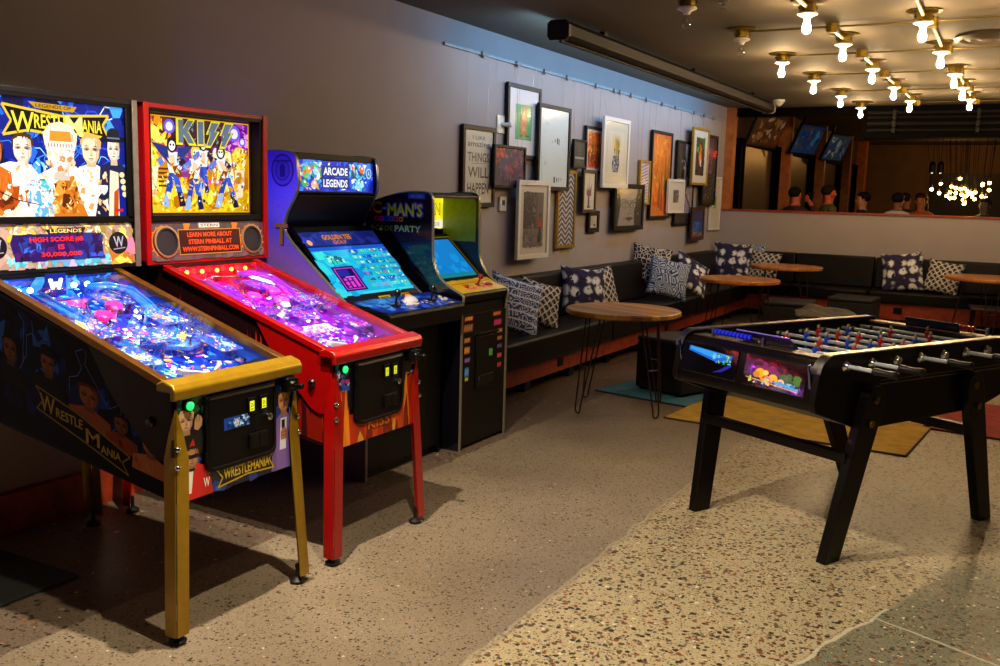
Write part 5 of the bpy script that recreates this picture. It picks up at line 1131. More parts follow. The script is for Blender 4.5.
# ottomans and low stool
def ottoman(x, y, s, h, rz, label):
    t = thing('ottoman', label, 'ottoman', (x, y, 0), rz, 'black cube seats')
    B().box(-s / 2, s / 2, -s / 2, s / 2, .03, h - .05).build('body', mat('charcoal_cloth', '#0e0c0e', .8, var=.3, scale=150, bump=.1), t, bevel=.012, seg=3)
    B().box(-s / 2 - .004, s / 2 + .004, -s / 2 - .004, s / 2 + .004, h - .05, h).build('seat_pad', mat('plum_black_pad', '#110b0f', .6, var=.2, scale=100), t, bevel=.02, seg=3)
    for q in (-1, 1):
        for e in (-1, 1): B().box(q * s * .4 - .02, q * s * .4 + .02, e * s * .4 - .02, e * s * .4 + .02, 0, .03).build('foot', BLACK, t)
    return t
ottoman(1.44, 7.14, .46, .44, math.radians(-21), 'black cube ottoman standing on the teal rug behind the nearest round table')
ottoman(1.50, 10.75, .50, .42, .1, 'dark ottoman with plum top between the second table and the corner table')
ottoman(2.02, 11.75, .50, .42, -.05, 'dark ottoman in front of the back bench, under no table')
ottoman(2.12, 9.45, .46, .42, .3, 'dark ottoman under the crumpled grey blanket')
t = thing('footstool', 'low dark stool with a thin pale edged top under the table by the back bench', 'stool', (3.42, 12.0, 0), .9 + PI / 4)
B().box(-.19, .19, -.19, .19, .36, .385).build('seat', mat('stool_top', '#4a4238', .4), t, bevel=.005)
for q in (-1, 1):
    for e in (-1, 1): B().cyl((q * .15, e * .15, .36), (q * .17, e * .17, 0), .014, .010, 8).build('leg', BLACK, t)
# crumpled blanket
def blanket():
    n = 40; R = random.Random(17); ph = [(R.uniform(4, 16), R.uniform(4, 16), R.uniform(0, 6), R.uniform(.004, .012)) for _ in range(14)]
    v = []; f = []
    for i in range(n + 1):
        for j in range(n + 1):
            x = (i / n - .5) * .56; y = (j / n - .5) * .5; d = max(abs(x) / .28, abs(y) / .25)
            z = .012 + sum(A * (1 + math.sin(a * x * 3 + b * y * 3 + p)) for a, b, p, A in ph) * .4 * (1 - d ** 3) + .05 * math.exp(-((x + .13) ** 2 + y * y) / .01)
            v.append((x + .01 * math.sin(9 * y), y + .01 * math.sin(11 * x), z))
    for i in range(n):
        for j in range(n): a = i * (n + 1) + j; f.append((a, a + 1, a + n + 2, a + n + 1))
    o = B().add(v, f).build('blanket', mat('grey_fleece', '#544d46', .9, var=.35, scale=90, bump=.6), loc=(2.12, 9.45, .42), rotz=.3, smooth=180)
    m = o.modifiers.new('solid', 'SOLIDIFY'); m.thickness = .012; m.offset = 1
    tag(o, 'crumpled grey blanket lying on an ottoman behind the foosball table', 'blanket')
blanket()

# rugs
def rug(name, label, cx, cy, w, l, rz, c1, c2, edge):
    m, nt, p = newmat(name + '_weave_' + c1[1:]); co = tex(nt)
    st = nd(nt, 'ShaderNodeVectorMath', operation='MULTIPLY', i_0=co, i_1=(6, 90, 6))
    g = nd(nt, 'ShaderNodeTexNoise', i_Vector=st.outputs[0], i_Scale=1.0, i_Detail=5.0); g2 = nd(nt, 'ShaderNodeTexNoise', i_Vector=co, i_Scale=9.0, i_Detail=3.0)
    c = ramp(nt, mth(nt, 'MULTIPLY_ADD', g.outputs['Fac'], .6, mth(nt, 'MULTIPLY', g2.outputs['Fac'], .4)), [(.35, hx(c2)), (.6, hx(c1))])
    nt.links.new(c, p.inputs['Base Color']); p.inputs['Roughness'].default_value = .95
    bp = nd(nt, 'ShaderNodeBump', i_Strength=.6, i_Distance=.004, i_Height=g.outputs['Fac']); nt.links.new(bp.outputs[0], p.inputs['Normal'])
    t = thing('rug', label, 'rug', (cx, cy, 0), rz)
    B().box(-w / 2, w / 2, -l / 2, l / 2, .001, .013).build('pile', m, t, bevel=.004)
    b = B()
    for q in (-1, 1): b.box(-w / 2, w / 2, q * (l / 2), q * (l / 2 + .008), .001, .011).box(q * (w / 2), q * (w / 2 + .008), -l / 2, l / 2, .001, .011)
    b.build('binding', mat('binding_' + c1[1:], edge, .9), t)
rug('rug', 'teal rug under the black cube ottoman', 1.40, 7.18, .80, 1.0, math.radians(-11), '#3a7690', '#28566c', '#1c3238')
rug('rug', 'mustard yellow woven rug behind the foosball table', 2.485, 6.62, 1.56, .96, math.radians(-4), '#bc942a', '#8a661a', '#3c2c14')
rug('rug', 'red woven rug at the edge of the photograph beside the mustard one', 4.20, 7.42, 1.80, 1.15, math.radians(-7), '#9a3428', '#6a1c18', '#3a1010')
tag(B().box(-.35, .35, -.55, .55, 0, .014).build('floor_sheet', mat('black_sheet', '#0a0a0a', .8, var=.3, scale=80), loc=(.345, 1.74, 0), bevel=.003), 'flat black sheet on the floor in the corner below the gold trimmed pinball machine', 'mat')  # thin black sheet lying flat on the floor

# ================================================================== cushions
def cushion_mat(kind):
    key = 'cushion_' + kind
    if key in MATS: return MATS[key]
    m, nt, p = newmat(key); uv = tex(nt, 'UV'); s = nd(nt, 'ShaderNodeSeparateXYZ', i_0=uv); U, Vv = s.outputs[0], s.outputs[1]
    nz = nd(nt, 'ShaderNodeTexNoise', i_Vector=uv, i_Scale=9.0, i_Detail=2.0); w = mth(nt, 'MULTIPLY', mth(nt, 'SUBTRACT', nz.outputs['Fac'], .5), .10)
    fab = nd(nt, 'ShaderNodeTexNoise', i_Vector=uv, i_Scale=160.0)
    if kind == 'lattice':
        def dl(a): return mth(nt, 'LESS_THAN', mth(nt, 'ABSOLUTE', mth(nt, 'SUBTRACT', mth(nt, 'FRACT', mth(nt, 'MULTIPLY', a, 5.2)), .5)), .10)
        def d2(a): return mth(nt, 'LESS_THAN', mth(nt, 'ABSOLUTE', mth(nt, 'SUBTRACT', mth(nt, 'FRACT', mth(nt, 'MULTIPLY', a, 10.4)), .5)), .07)
        a = mth(nt, 'ADD', mth(nt, 'ADD', U, Vv), w); b = mth(nt, 'ADD', mth(nt, 'SUBTRACT', U, Vv), w)
        k = mth(nt, 'MAXIMUM', mth(nt, 'MAXIMUM', dl(a), dl(b)), mth(nt, 'MULTIPLY', d2(a), .55)); c = mixc(nt, k, hx('#16131c'), hx('#cfc6c4'))
    elif kind == 'blue':
        v = nd(nt, 'ShaderNodeTexVoronoi', feature='DISTANCE_TO_EDGE', i_Vector=uv, i_Scale=7.0)
        k1 = mth(nt, 'LESS_THAN', mth(nt, 'ABSOLUTE', mth(nt, 'SUBTRACT', mth(nt, 'FRACT', mth(nt, 'MULTIPLY', v.outputs['Distance'], 4.0)), .5)), .2)
        st = mth(nt, 'LESS_THAN', mth(nt, 'ABSOLUTE', mth(nt, 'SUBTRACT', mth(nt, 'FRACT', mth(nt, 'MULTIPLY', mth(nt, 'ADD', Vv, mth(nt, 'MULTIPLY', w, .3)), 7.0)), .5)), .09)
        c = mixc(nt, mth(nt, 'MAXIMUM', mth(nt, 'MULTIPLY', k1, .8), st), hx('#2a448a'), hx('#ccd6ea'))
    elif kind == 'maze':
        v = nd(nt, 'ShaderNodeTexVoronoi', feature='DISTANCE_TO_EDGE', i_Vector=uv, i_Scale=5.5)
        k1 = mth(nt, 'LESS_THAN', mth(nt, 'ABSOLUTE', mth(nt, 'SUBTRACT', mth(nt, 'FRACT', mth(nt, 'MULTIPLY', v.outputs['Distance'], 5.0)), .5)), .24)
        c = mixc(nt, mth(nt, 'MULTIPLY', k1, .85), hx('#243e74'), hx('#c2cde2'))
    elif kind == 'leopard':
        v = nd(nt, 'ShaderNodeTexVoronoi', feature='DISTANCE_TO_EDGE', i_Vector=uv, i_Scale=11.0); k1 = mth(nt, 'GREATER_THAN', mth(nt, 'ADD', v.outputs['Distance'], w), .07); c = mixc(nt, k1, hx('#c8beb8'), hx('#241c20'))
    else:
        mv = nd(nt, 'ShaderNodeVectorMath', operation='MULTIPLY_ADD', i_0=nd(nt, 'ShaderNodeTexNoise', i_Vector=uv, i_Scale=6.0).outputs['Color'], i_1=(.12, .12, 0), i_2=uv)
        v = nd(nt, 'ShaderNodeTexVoronoi', i_Vector=mv.outputs[0], i_Scale=4.0); v.inputs['Randomness'].default_value = .5
        k1 = nd(nt, 'ShaderNodeMapRange', i_0=v.outputs['Distance'], i_1=.52, i_2=.36).outputs[0]
        k2 = mth(nt, 'GREATER_THAN', nz.outputs['Fac'], .38); c = mixc(nt, mth(nt, 'MULTIPLY', k1, k2), ramp(nt, nz.outputs['Fac'], [(.4, hx('#171636')), (.6, hx('#2a1e4e'))]), hx('#e2e4ec'))
    c = mixc(nt, .3, c, ramp(nt, fab.outputs['Fac'], [(.3, (.6, .6, .6, 1)), (.7, (1.2, 1.2, 1.2, 1))]), 'MULTIPLY')
    nt.links.new(c, p.inputs['Base Color']); p.inputs['Roughness'].default_value = .9; MATS[key] = m; return m
def cushion(kind, loc, size, rot, label, seed=0, thick=.14):
    n = 18; R = random.Random(seed); v = []; f = []; uvs = []
    for side in (1, -1):
        for i in range(n + 1):
            for j in range(n + 1):
                a, b = i / n * 2 - 1, j / n * 2 - 1
                e = max(0, (1 - a * a)) ** .42 * max(0, (1 - b * b)) ** .42
                px = a * (1 - .10 * (1 - b * b)) ; py = b * (1 - .10 * (1 - a * a))
                z = side * thick / 2 * e * (1 + .08 * math.sin(5 * a + seed) * math.cos(4 * b + seed))
                v.append((px * size / 2, z, py * size / 2)); uvs.append((i / n, j / n))
    N1 = (n + 1) ** 2
    for s in (0, 1):
        for i in range(n):
            for j in range(n):
                a = s * N1 + i * (n + 1) + j; q = (a, a + 1, a + n + 2, a + n + 1); f.append(q if s else q[::-1])
    me = bpy.data.meshes.new('cushion'); me.from_pydata(v, [], f); uvl = me.uv_layers.new(name='UVMap')
    for l in me.loops: uvl.data[l.index].uv = uvs[l.vertex_index]
    bm = bmesh.new(); bm.from_mesh(me); bmesh.ops.remove_doubles(bm, verts=bm.verts, dist=.0005); bm.to_mesh(me); bm.free()
    me.polygons.foreach_set('use_smooth', [True] * len(me.polygons)); me.materials.append(cushion_mat(kind))
    o = bpy.data.objects.new('cushion', me); COL.objects.link(o); o.location = loc; o.rotation_euler = rot
    return tag(o, label, 'cushion', 'patterned cushions on the benches')
ZL = .44
def lc(kind, x, y, s, lean, yaw, roll, label, seed, dz=0):          # on the long bench: faces +x, leans back
    cushion(kind, (x, y, ZL + s * .47 + dz), s, (math.radians(-lean), math.radians(roll), math.radians(90 + yaw)), label, seed)
lc('blue', .36, 6.42, .46, 20, -38, 16, 'striped blue and white cushion next to the arcade cabinet', 1)
lc('lattice', .34, 6.88, .40, 22, -36, 16, 'black cushion with white lattice leaning by the striped blue one', 2)
lc('tie', .32, 7.80, .46, 20, -40, 6, 'navy tie-dye cushion behind the nearest round table', 3)
lc('lattice', .28, 8.26, .42, 16, -22, -6, 'black lattice cushion tucked behind the navy tie-dye one near the nearest table', 4)
lc('leopard', .20, 9.82, .46, 14, -52, 10, 'black and white speckled cushion at the top of the stack of three', 5, .11)
lc('maze', .44, 9.72, .46, 26, -56, 14, 'blue maze patterned cushion at the front of the stack of three', 6)
lc('tie', .46, 10.45, .46, 36, -46, 30, 'navy and white blotched cushion lowest in the stack of three', 7)
def bc(kind, x, y, s, lean, yaw, roll, label, seed):
    cushion(kind, (x, y, ZL + s * .47), s, (math.radians(-lean), math.radians(roll), math.radians(yaw)), label, seed)
bc('tie', .30, 12.66, .52, 14, 12, 3, 'large navy tie-dye cushion in the bench corner', 8)
bc('maze', .46, 12.82, .50, 10, -6, -4, 'blue maze cushion mostly hidden behind the corner tie-dye cushion', 9)
bc('lattice', .72, 12.68, .42, 16, -6, 5, 'white lattice cushion behind the corner table', 10)
bc('tie', 2.42, 12.66, .50, 16, 4, -6, 'navy tie-dye cushion on the back bench beside a lattice one', 11)
bc('lattice', 2.88, 12.68, .42, 18, -8, 8, 'white lattice cushion on the back bench, partly behind the table at the photograph edge', 12)

# ================================================================== framed pictures on the grey wall
FRAMEM = {'brown': mat('frame_dark_brown', '#1c1415', .5, var=.3, scale=20, spec=.25), 'black': mat('frame_black', '#0a0809', .5, var=.3, spec=.25), 'white': mat('frame_white', '#cfc9c0', .45, var=.06), 'gold': mat('frame_gold', '#a8882c', .35, .6, var=.2), 'red': mat('frame_mahogany', '#2e120e', .35, var=.3)}
RAILZ = 2.533
def picture(y0, y1, z0, z1, xf, fr, fw_, label, draw, matc=None, mw=(0, 0), depth=.028, wires=True):
    """xf: distance of the frame's front from the wall; draw(art) paints the print inside the mat board"""
    k = (CX - xf) / (CX - .03); y0, y1 = y0 * k, y1 * k; z0, z1 = CZ + (z0 - CZ) * k, CZ + (z1 - CZ) * k   # a picture hung further out is that much nearer
    t = thing('framed_picture', label, 'picture', (xf, (y0 + y1) / 2, (z0 + z1) / 2), 0, 'framed pictures on the wall')
    W, Hh = y1 - y0, z1 - z0; w, h = W / 2, Hh / 2; m = FRAMEM[fr]
    b = B()
    o = [(-w, -h), (w, -h), (w, h), (-w, h)]; i = [(-w + fw_, -h + fw_), (w - fw_, -h + fw_), (w - fw_, h - fw_), (-w + fw_, h - fw_)]
    v = [(0, *p) for p in o] + [(0, *p) for p in i] + [(-.012, *p) for p in i] + [(-depth, *p) for p in o]
    f = []
    for k in range(4):
        n = (k + 1) % 4; f += [(k, n, 4 + n, 4 + k), (4 + k, 4 + n, 8 + n, 8 + k), (12 + k, 12 + n, n, k)]
    f.append((12, 13, 14, 15)); b.add(v, f); b.build('frame', m, t, bevel=.002)
    iw, ih = W - 2 * fw_, Hh - 2 * fw_
    a = Art(iw, ih)
    if matc: a.rect(0, 0, 100, 100, matc)
    sub = Art(iw * (1 - 2 * mw[0]), ih * (1 - 2 * mw[1])); draw(sub)
    a.build('mat_board', PRINT, t, (-.0119, -iw / 2, -ih / 2), (0, 1, 0), (1, 0, 0)) if matc else None
    sub.build('print', PRINT, t, (-.0116, -sub.w / 2, -sub.h / 2), (0, 1, 0), (1, 0, 0), lift=3e-5)
    B().box(-.0055, -.004, -iw / 2, iw / 2, -ih / 2, ih / 2).build('glazing', GLAZE, t, smooth=0)
    if wires:
        for q in (-.3, .3):
            B().tube([(-depth, W * q, h), (-xf + .02, W * q * 1.05, RAILZ - (z0 + z1) / 2)], .0009, 4).build('hanging_wire', STEEL, t)
    return t
def d_amazing(a):
    a.rect(0, 0, 100, 100, '#c4bdb0'); k = '#1e1a1a'; R = random.Random(1)
    for s_, y, h, w in (('I LIKE', 90, 5, 44), ('amazing', 80, 10, 80), ('THINGS', 63, 13, 76), ('WILL', 42, 15, 74), ('HAPPEN', 20, 15, 76)): a.text(s_, 50, y, h, k, w, .012)
    a.line([(24, 54), (76, 55)], .6, k); a.line([(30, 11), (70, 12)], .6, k)
    for _ in range(14): x, y = R.choice((R.uniform(4, 14), R.uniform(86, 96))), R.uniform(6, 94); a.line([(x, y), (x + R.uniform(-3, 3), y + 2)], .7, k)
def d_tiger(a):
    a.rect(0, 0, 100, 100, '#2e9a62'); a.rect(0, 0, 100, 3, '#1f7a4a')
    a.poly([(34, 10), (28, 40), (36, 66), (44, 82), (64, 84), (70, 62), (66, 40), (70, 12)], '#b0742c'); a.ell(54, 88, 14, 6, '#b87a30'); a.poly([(44, 82), (40, 94), (60, 97), (90, 93), (70, 86)], '#7a5a2c')
    a.poly([(28, 8), (26, 14), (48, 14), (46, 8)], '#4a2c14'); a.poly([(58, 8), (58, 14), (88, 15), (84, 9)], '#4a2c14'); a.line([(40, 66), (24, 50), (34, 40)], 3, '#96602a'); a.line([(66, 64), (78, 50), (66, 40)], 3, '#96602a')
    a.splash(26, 32, 14, 66, 80, ['#5a3616', '#d09a4a', '#7a4c1e', '#e0b060'], 4, random.Random(2))
def d_letters(a):
    a.rect(0, 0, 100, 100, '#c2cfd2'); k = '#5c6668'
    for s_, x, y, h, w in (('TH', 22, 81, 4, 12), ('IN', 22, 30, 5, 8), ('K', 18, 70, 2, 4)): a.text(s_, x, y, h, '#8a9698', w)
    for x, y, w, h in ((52, 58, 3, 4), (60, 56, 4, 8), (66, 55, 3, 8), (42, 57, 2, 2), (52, 5, 5, 8), (62, 6, 3, 6), (70, 7, 2, 5), (78, 8, 2, 4)): a.rect(x, y, x + w, y + h, '#1c2022')
    for x, y in ((64, 84), (86, 88), (12, 72), (80, 50), (66, 36), (22, 40), (12, 36), (90, 66), (88, 10)): a.line([(x, y), (x + 3, y + 1.4)], .6, k)
def d_purple(a):
    a.rect(0, 0, 100, 100, '#3a1a40'); R = random.Random(5); a.splash(160, 0, 0, 100, 100, ['#5a2a58', '#241236', '#7a2a50', '#3a3070', '#a02830', '#2a1a50', '#6a4a80', '#180c22'], 7, R, 5); a.splash(20, 0, 75, 30, 100, ['#c03828', '#d85a30', '#90202a'], 6, R)
def d_blackcard(a):
    a.rect(0, 0, 100, 100, '#141416'); R = random.Random(6)
    for k in range(4): a.ell(50, 88 - k * 13, 20 - k * 2, 5, '#55565a', 14); a.ell(50, 88 - k * 13, 16 - k * 2, 3.4, '#18181a', 14)
    a.line([(10, 33), (90, 33)], 9, '#8a8c90'); a.splash(16, 14, 6, 86, 24, ['#3a3c40', '#5a5c60'], 4, R)
def d_orange(a):
    a.rect(0, 0, 100, 100, '#d8641a'); R = random.Random(7); a.splash(120, 0, 30, 100, 100, ['#f08a20', '#e86a14', '#f8a830', '#c84a12'], 9, R); a.splash(90, 0, 0, 100, 45, ['#a02a14', '#c84a18', '#7a1c10', '#4a1a14'], 8, R); a.splash(26, 30, 30, 60, 70, ['#6a4a28', '#e8c060', '#8a5a20'], 6, R, 4)
def d_pineapple(a):
    a.rect(0, 0, 100, 100, '#c9c2b0')
    for x0, x1 in ((36, 22), (46, 34), (54, 50), (62, 66), (66, 80), (50, 42), (58, 58)): a.poly([(50, 40), (x0, 62), (x1, 96), (x0 + 9, 66)], random.Random(x0).choice(['#b89a2a', '#8a7a20', '#d0b040', '#a8882a']))
    a.poly([(32, 6), (26, 26), (34, 44), (66, 44), (74, 26), (66, 6)], '#33384e'); a.splash(50, 30, 8, 70, 42, ['#9aa0b4', '#1c2034', '#5a6078', '#c8ccd8'], 5, random.Random(3))
    a.poly([(58, 44), (66, 60), (74, 58), (66, 42)], '#4a3018'); a.poly([(40, 44), (36, 62), (44, 60)], '#5a4420')
def d_street(a):
    a.rect(0, 0, 100, 100, '#4a4244'); a.rect(0, 0, 100, 34, '#6a6262'); R = random.Random(8)
    a.poly([(0, 34), (0, 100), (60, 100), (56, 34)], '#322c30'); a.poly([(66, 36), (70, 100), (100, 100), (100, 36)], '#5a5250'); a.splash(90, 0, 34, 60, 100, ['#2a2428', '#4a4448', '#3a3438', '#6a6466'], 7, R, 5); a.splash(70, 0, 0, 100, 30, ['#5c5456', '#7a7272', '#484044'], 8, R, 5)
    a.poly([(72, 8), (80, 40), (88, 40), (86, 8)], '#1c1618'); a.poly([(76, 36), (76, 54), (90, 54), (92, 36)], '#b02a1c'); a.ell(84, 58, 5, 4, '#2a1c18'); a.line([(70, 6), (80, 26)], 2, '#1c1618'); a.line([(88, 4), (85, 26)], 2, '#1c1618')
def d_zig(a):
    a.rect(0, 0, 100, 100, '#b8b4b8')
    for k in range(15):
        y = -8 + k * 7.4; a.line([(0, y), (25, y + 9), (50, y), (75, y + 9), (100, y)], 3.0, '#2e2834')
def d_flower(a):
    a.rect(0, 0, 100, 100, '#c8bfb0'); a.poly([(40, 8), (44, 54), (56, 54), (58, 8)], '#54405c'); R = random.Random(9)
    for k in range(9): x = 50 + (k - 4) * 4; a.poly([(x - 5, 34 + abs(k - 4) * 2), (50 + (k - 4) * 6, 62 + (k % 3) * 6), (x + 4, 36)], R.choice(['#7a2a3c', '#4a3a60', '#a04848', '#3a2a48']))
    a.line([(50, 50), (50, 92)], 1.4, '#6a3a3a'); a.rect(36, 4, 64, 9, '#3a2c34')
def d_note(a):
    a.rect(0, 0, 100, 100, '#c0b8ac')
    for k in range(6): a.line([(18, 86 - k * 12), (80 - k % 3 * 12, 87 - k * 12)], 3, '#5a5450')
    a.rect(54, 10, 84, 30, '#4a4644')
def d_sketch(a):
    a.rect(0, 0, 100, 100, '#8d8682'); R = random.Random(10)
    a.poly([(0, 0), (0, 100), (14, 100), (20, 60), (10, 0)], '#151314'); a.poly([(72, 0), (70, 40), (82, 100), (100, 100), (100, 0)], '#1c191a')
    for x in (36, 66): a.ell(x, 56, 13, 9, '#242022', 20); a.ell(x, 55, 9, 6, '#b4aca6', 20); a.ell(x, 55, 4, 4, '#181616', 12)
    a.line([(22, 72), (48, 66)], 3, '#1c191a'); a.line([(56, 66), (82, 74)], 3, '#1c191a'); a.line([(52, 60), (56, 34), (46, 30)], 2, '#2c2828'); a.poly([(34, 20), (52, 24), (70, 20), (52, 12)], '#2a2526')
    a.splash(40, 10, 0, 90, 100, ['#4a4545', '#a8a09a', '#2c2829', '#6c6663'], 3.5, R, 6)
def d_stripes(a):
    a.rect(0, 0, 100, 100, '#c8bcc0')
    for k in range(12): a.line([(0, k * 9 - 6), (100, k * 9 + 4)], 3.2, ['#8a6a90', '#b06a60', '#6a5a90'][k % 3])
def d_orangebig(a):
    a.rect(0, 0, 100, 100, '#dc7410'); R = random.Random(12); a.splash(90, 0, 0, 100, 100, ['#e8841a', '#d86a0c', '#f09a28', '#c85a10'], 9, R, 3)
    for k in range(26): x = R.uniform(2, 98); y = R.uniform(0, 60); a.line([(x, y), (x + R.uniform(-4, 4), y + R.uniform(10, 40))], .8, R.choice(['#8a7a20', '#b83a14', '#6a6a28', '#e8b040', '#5a3a18']))
    for x, y, h in ((74, 24, 52), (44, 10, 40), (86, 14, 36), (58, 6, 30)): a.poly([(x - 5, y), (x - 4, y + h * .6), (x, y + h), (x + 4, y + h * .6), (x + 5, y)], R.choice(['#8c4a10', '#a8321a', '#7a5a18']))
def d_figure(a):
    a.rect(0, 0, 100, 100, '#8a8090'); a.rect(0, 56, 46, 100, '#141216'); a.rect(0, 0, 100, 12, '#1c181c'); R = random.Random(13)
    for p in ([(0, 80), (30, 60), (44, 56)], [(30, 96), (60, 70), (52, 44)], [(8, 54), (50, 40), (92, 18)], [(96, 60), (60, 44), (30, 10)], [(70, 96), (60, 66), (80, 44)], [(10, 20), (50, 8), (80, 2)]): a.line(p, 3.4, '#0f0d10')
    a.splash(40, 20, 14, 100, 96, ['#b8b0c4', '#4a4252', '#d0c8d4', '#1c1820'], 5, R, 6)
def d_small(a):
    a.rect(0, 0, 100, 100, '#55504e'); a.splash(40, 0, 0, 100, 100, ['#2a2726', '#807a74', '#a8a098', '#3c3836'], 12, random.Random(14), 5)
def d_bird(a):
    a.rect(0, 0, 100, 100, '#1c1620'); R = random.Random(15); a.splash(80, 0, 60, 100, 100, ['#245018', '#3a8a24', '#1a3410', '#5aa838'], 8, R); a.splash(50, 0, 0, 100, 60, ['#241c2c', '#3a2a44', '#141018', '#4a3a30'], 8, R)
    a.poly([(40, 30), (30, 52), (44, 72), (58, 66), (66, 44), (56, 28)], '#d8701c'); a.poly([(56, 40), (66, 44), (62, 24), (54, 24)], '#e8dcc8'); a.ell(48, 76, 10, 6, '#c85a18'); a.ell(50, 46, 6, 10, '#f0a040')
def d_night(a):
    a.rect(0, 0, 100, 100, '#3a3050'); a.rect(0, 0, 100, 46, '#0e0d18'); R = random.Random(16); a.splash(60, 20, 46, 90, 100, ['#4a3c64', '#5a4a78', '#2c2440', '#6a5a88'], 9, R, 5); a.rect(72, 30, 100, 100, '#14121c')
    a.splash(60, 0, 4, 100, 44, ['#2a4a80', '#8a8a6a', '#d0c060', '#3a6ab0', '#1c1c30', '#b0a890'], 3.6, R, 3)
def d_palm(a):
    a.rect(0, 0, 100, 100, '#c8c0b2'); a.rect(20, 30, 70, 80, '#8a9a54'); a.splash(20, 20, 30, 70, 80, ['#a0b060', '#6a7a3c'], 9, random.Random(17))
def d_blue(a):
    a.rect(0, 0, 100, 100, '#1c2a74'); R = random.Random(18); a.splash(60, 0, 10, 100, 60, ['#1a58b0', '#2a70c8', '#1c3c90'], 10, R); a.splash(40, 0, 60, 100, 100, ['#1a1c58', '#2a2a6a', '#141440'], 10, R); a.splash(40, 0, 0, 100, 16, ['#8a5a28', '#5a3a20', '#c08030', '#3a5a60'], 6, R)
picture(6.159, 6.65, 1.395, 2.008, .04, 'brown', .035, 'dark framed sign lettered with the words amazing things will happen', d_amazing)
picture(6.83, 7.42, 1.79, 2.385, .04, 'black', .035, 'dark framed print of a brown animal on a green square with a wide white border', d_tiger, '#cdc8ce', (.22, .23))
picture(7.39, 8.03, 1.54, 2.275, .078, 'brown', .035, 'large dark framed white sheet with sparse black marks', d_letters)
picture(6.635, 7.17, 1.549, 1.887, .078, 'black', .022, 'small dark purple abstract picture beside the lettered sign', d_purple)
picture(8.115, 8.41, 1.756, 2.017, .078, 'black', .02, 'small black framed dark card overlapping the orange sunset print', d_blackcard)
picture(8.373, 8.80, 1.72, 2.157, .04, 'black', .028, 'black framed orange sunset print with a white border', d_orange, '#c8c4c6', (.13, .06))
picture(8.803, 9.483, 1.587, 2.282, .115, 'white', .04, 'white framed picture of a yellow plant in a dark vase', d_pineapple, '#c2baa8', (.16, .15))
picture(7.061, 7.65, .954, 1.62, .118, 'white', .04, 'white framed grey street scene with a figure in a red coat', d_street, '#bdb3a8', (.13, .10))
picture(7.811, 8.20, 1.022, 1.73, .04, 'gold', .03, 'narrow gold framed zigzag patterned print', d_zig)
picture(8.351, 8.665, 1.343, 1.747, .078, 'red', .03, 'mahogany framed white print with a slim dark flower', d_flower)
picture(8.507, 8.77, 1.151, 1.36, .04, 'black', .045, 'tiny black framed note below the flower print', d_note)
picture(9.141, 9.99, 1.152, 1.637, .078, 'black', .05, 'black framed charcoal sketch of a staring face', d_sketch)
picture(9.831, 10.148, 1.423, 1.90, .04, 'gold', .025, 'narrow gold framed striped print next to the tall orange painting', d_stripes, '#bfb6bb', (.12, .06))
picture(10.165, 10.84, 1.263, 2.243, .045, 'black', .035, 'tall black framed orange painting', d_orangebig)
picture(11.023, 11.71, 1.180, 2.182, .045, 'black', .03, 'tall black and white figure drawing behind the small white frame', d_figure)
picture(10.772, 11.36, 1.325, 1.722, .085, 'white', .03, 'small white framed picture with a little grey square in a wide border', d_small, '#cbc3b8', (.32, .28))
picture(11.598, 12.24, 1.672, 2.378, .118, 'gold', .03, 'gold edged white bordered picture of an orange bird and green leaves', d_bird, '#c9c2b2', (.2, .14))
picture(12.067, 12.65, 1.423, 2.322, .085, 'black', .04, 'tall black framed dusky violet night scene behind the bird picture', d_night)
picture(12.46, 12.92, 1.091, 1.796, .04, 'white', .03, 'white framed pale picture furthest along the wall towards the corner', d_palm, '#cbc3b6', (.2, .25))
picture(11.695, 12.23, .975, 1.395, .085, 'red', .05, 'small dark framed blue painting low on the wall near the corner', d_blue)
t = thing('thermostat', 'small white thermostat on the grey wall under the lettered sign', 'thermostat', (0, 6.81, 1.42))
B().box(.001, .022, -.055, .055, -.06, .06).build('case', TPLASTIC, t, bevel=.006); B().box(.022, .024, -.022, .022, -.01, .03).build('display', mat('lcd_grey', '#4a4c48', .3), t)
t = thing('light_switch', 'white motion sensor and switch plate between the lettered sign and the green square print', 'switch', (0, 6.755, 2.045))
B().box(.001, .012, -.06, .06, -.07, .07).build('plate', TPLASTIC, t, bevel=.003); B().cyl((.012, .01, .0), (.055, .05, .0), .014, .018, 12).ball((.06, .055, 0), .022).build('sensor', TPLASTIC, t)

# ================================================================== the bar beyond the half wall
for k, (y, c, lab) in enumerate(((13.75, '#3a2412', 'first dark television hung at a slant over the bar windows'), (16.0, '#1a4a9a', 'television with a blue picture hung over the bar windows'), (18.5, '#2a5a8a', 'television with a pale blue picture, furthest of the three over the bar windows'))):
    t = thing('television', lab, 'television', (.40 if k == 0 else .5, y, 2.48), 0, 'televisions over the bar windows')
    t.rotation_euler = (math.radians(0), math.radians(24), math.radians(-14))
    B().box(-.04, 0, -.44, .44, -.26, .26).build('case', BLACK, t, bevel=.006)
    a = Art(.82, .46, c); R = random.Random(20 + k)
    a.splash(40, 5, 10, 95, 90, {0: ['#5a3a1c', '#2a180c', '#7a5a30', '#15100c', '#8a8270'], 1: ['#2a70d0', '#103a80', '#1a1a20', '#5a4a3a', '#3a90e8'], 2: ['#2a6ab0', '#8ab0c8', '#18385a', '#3a7ac0', '#c8d8e0']}[k], 9, R)
    a.build('screen', art_mat('art_tv', .06, .6, spec=.2), t, (.001, -.41, -.23), (0, 1, 0), (1, 0, 0))
    B().tube([(-.04, 0, .1), (-.20, 0, .2), (-.3, .05, .55)], .02, 8).build('wall_arm', SATIN, t)
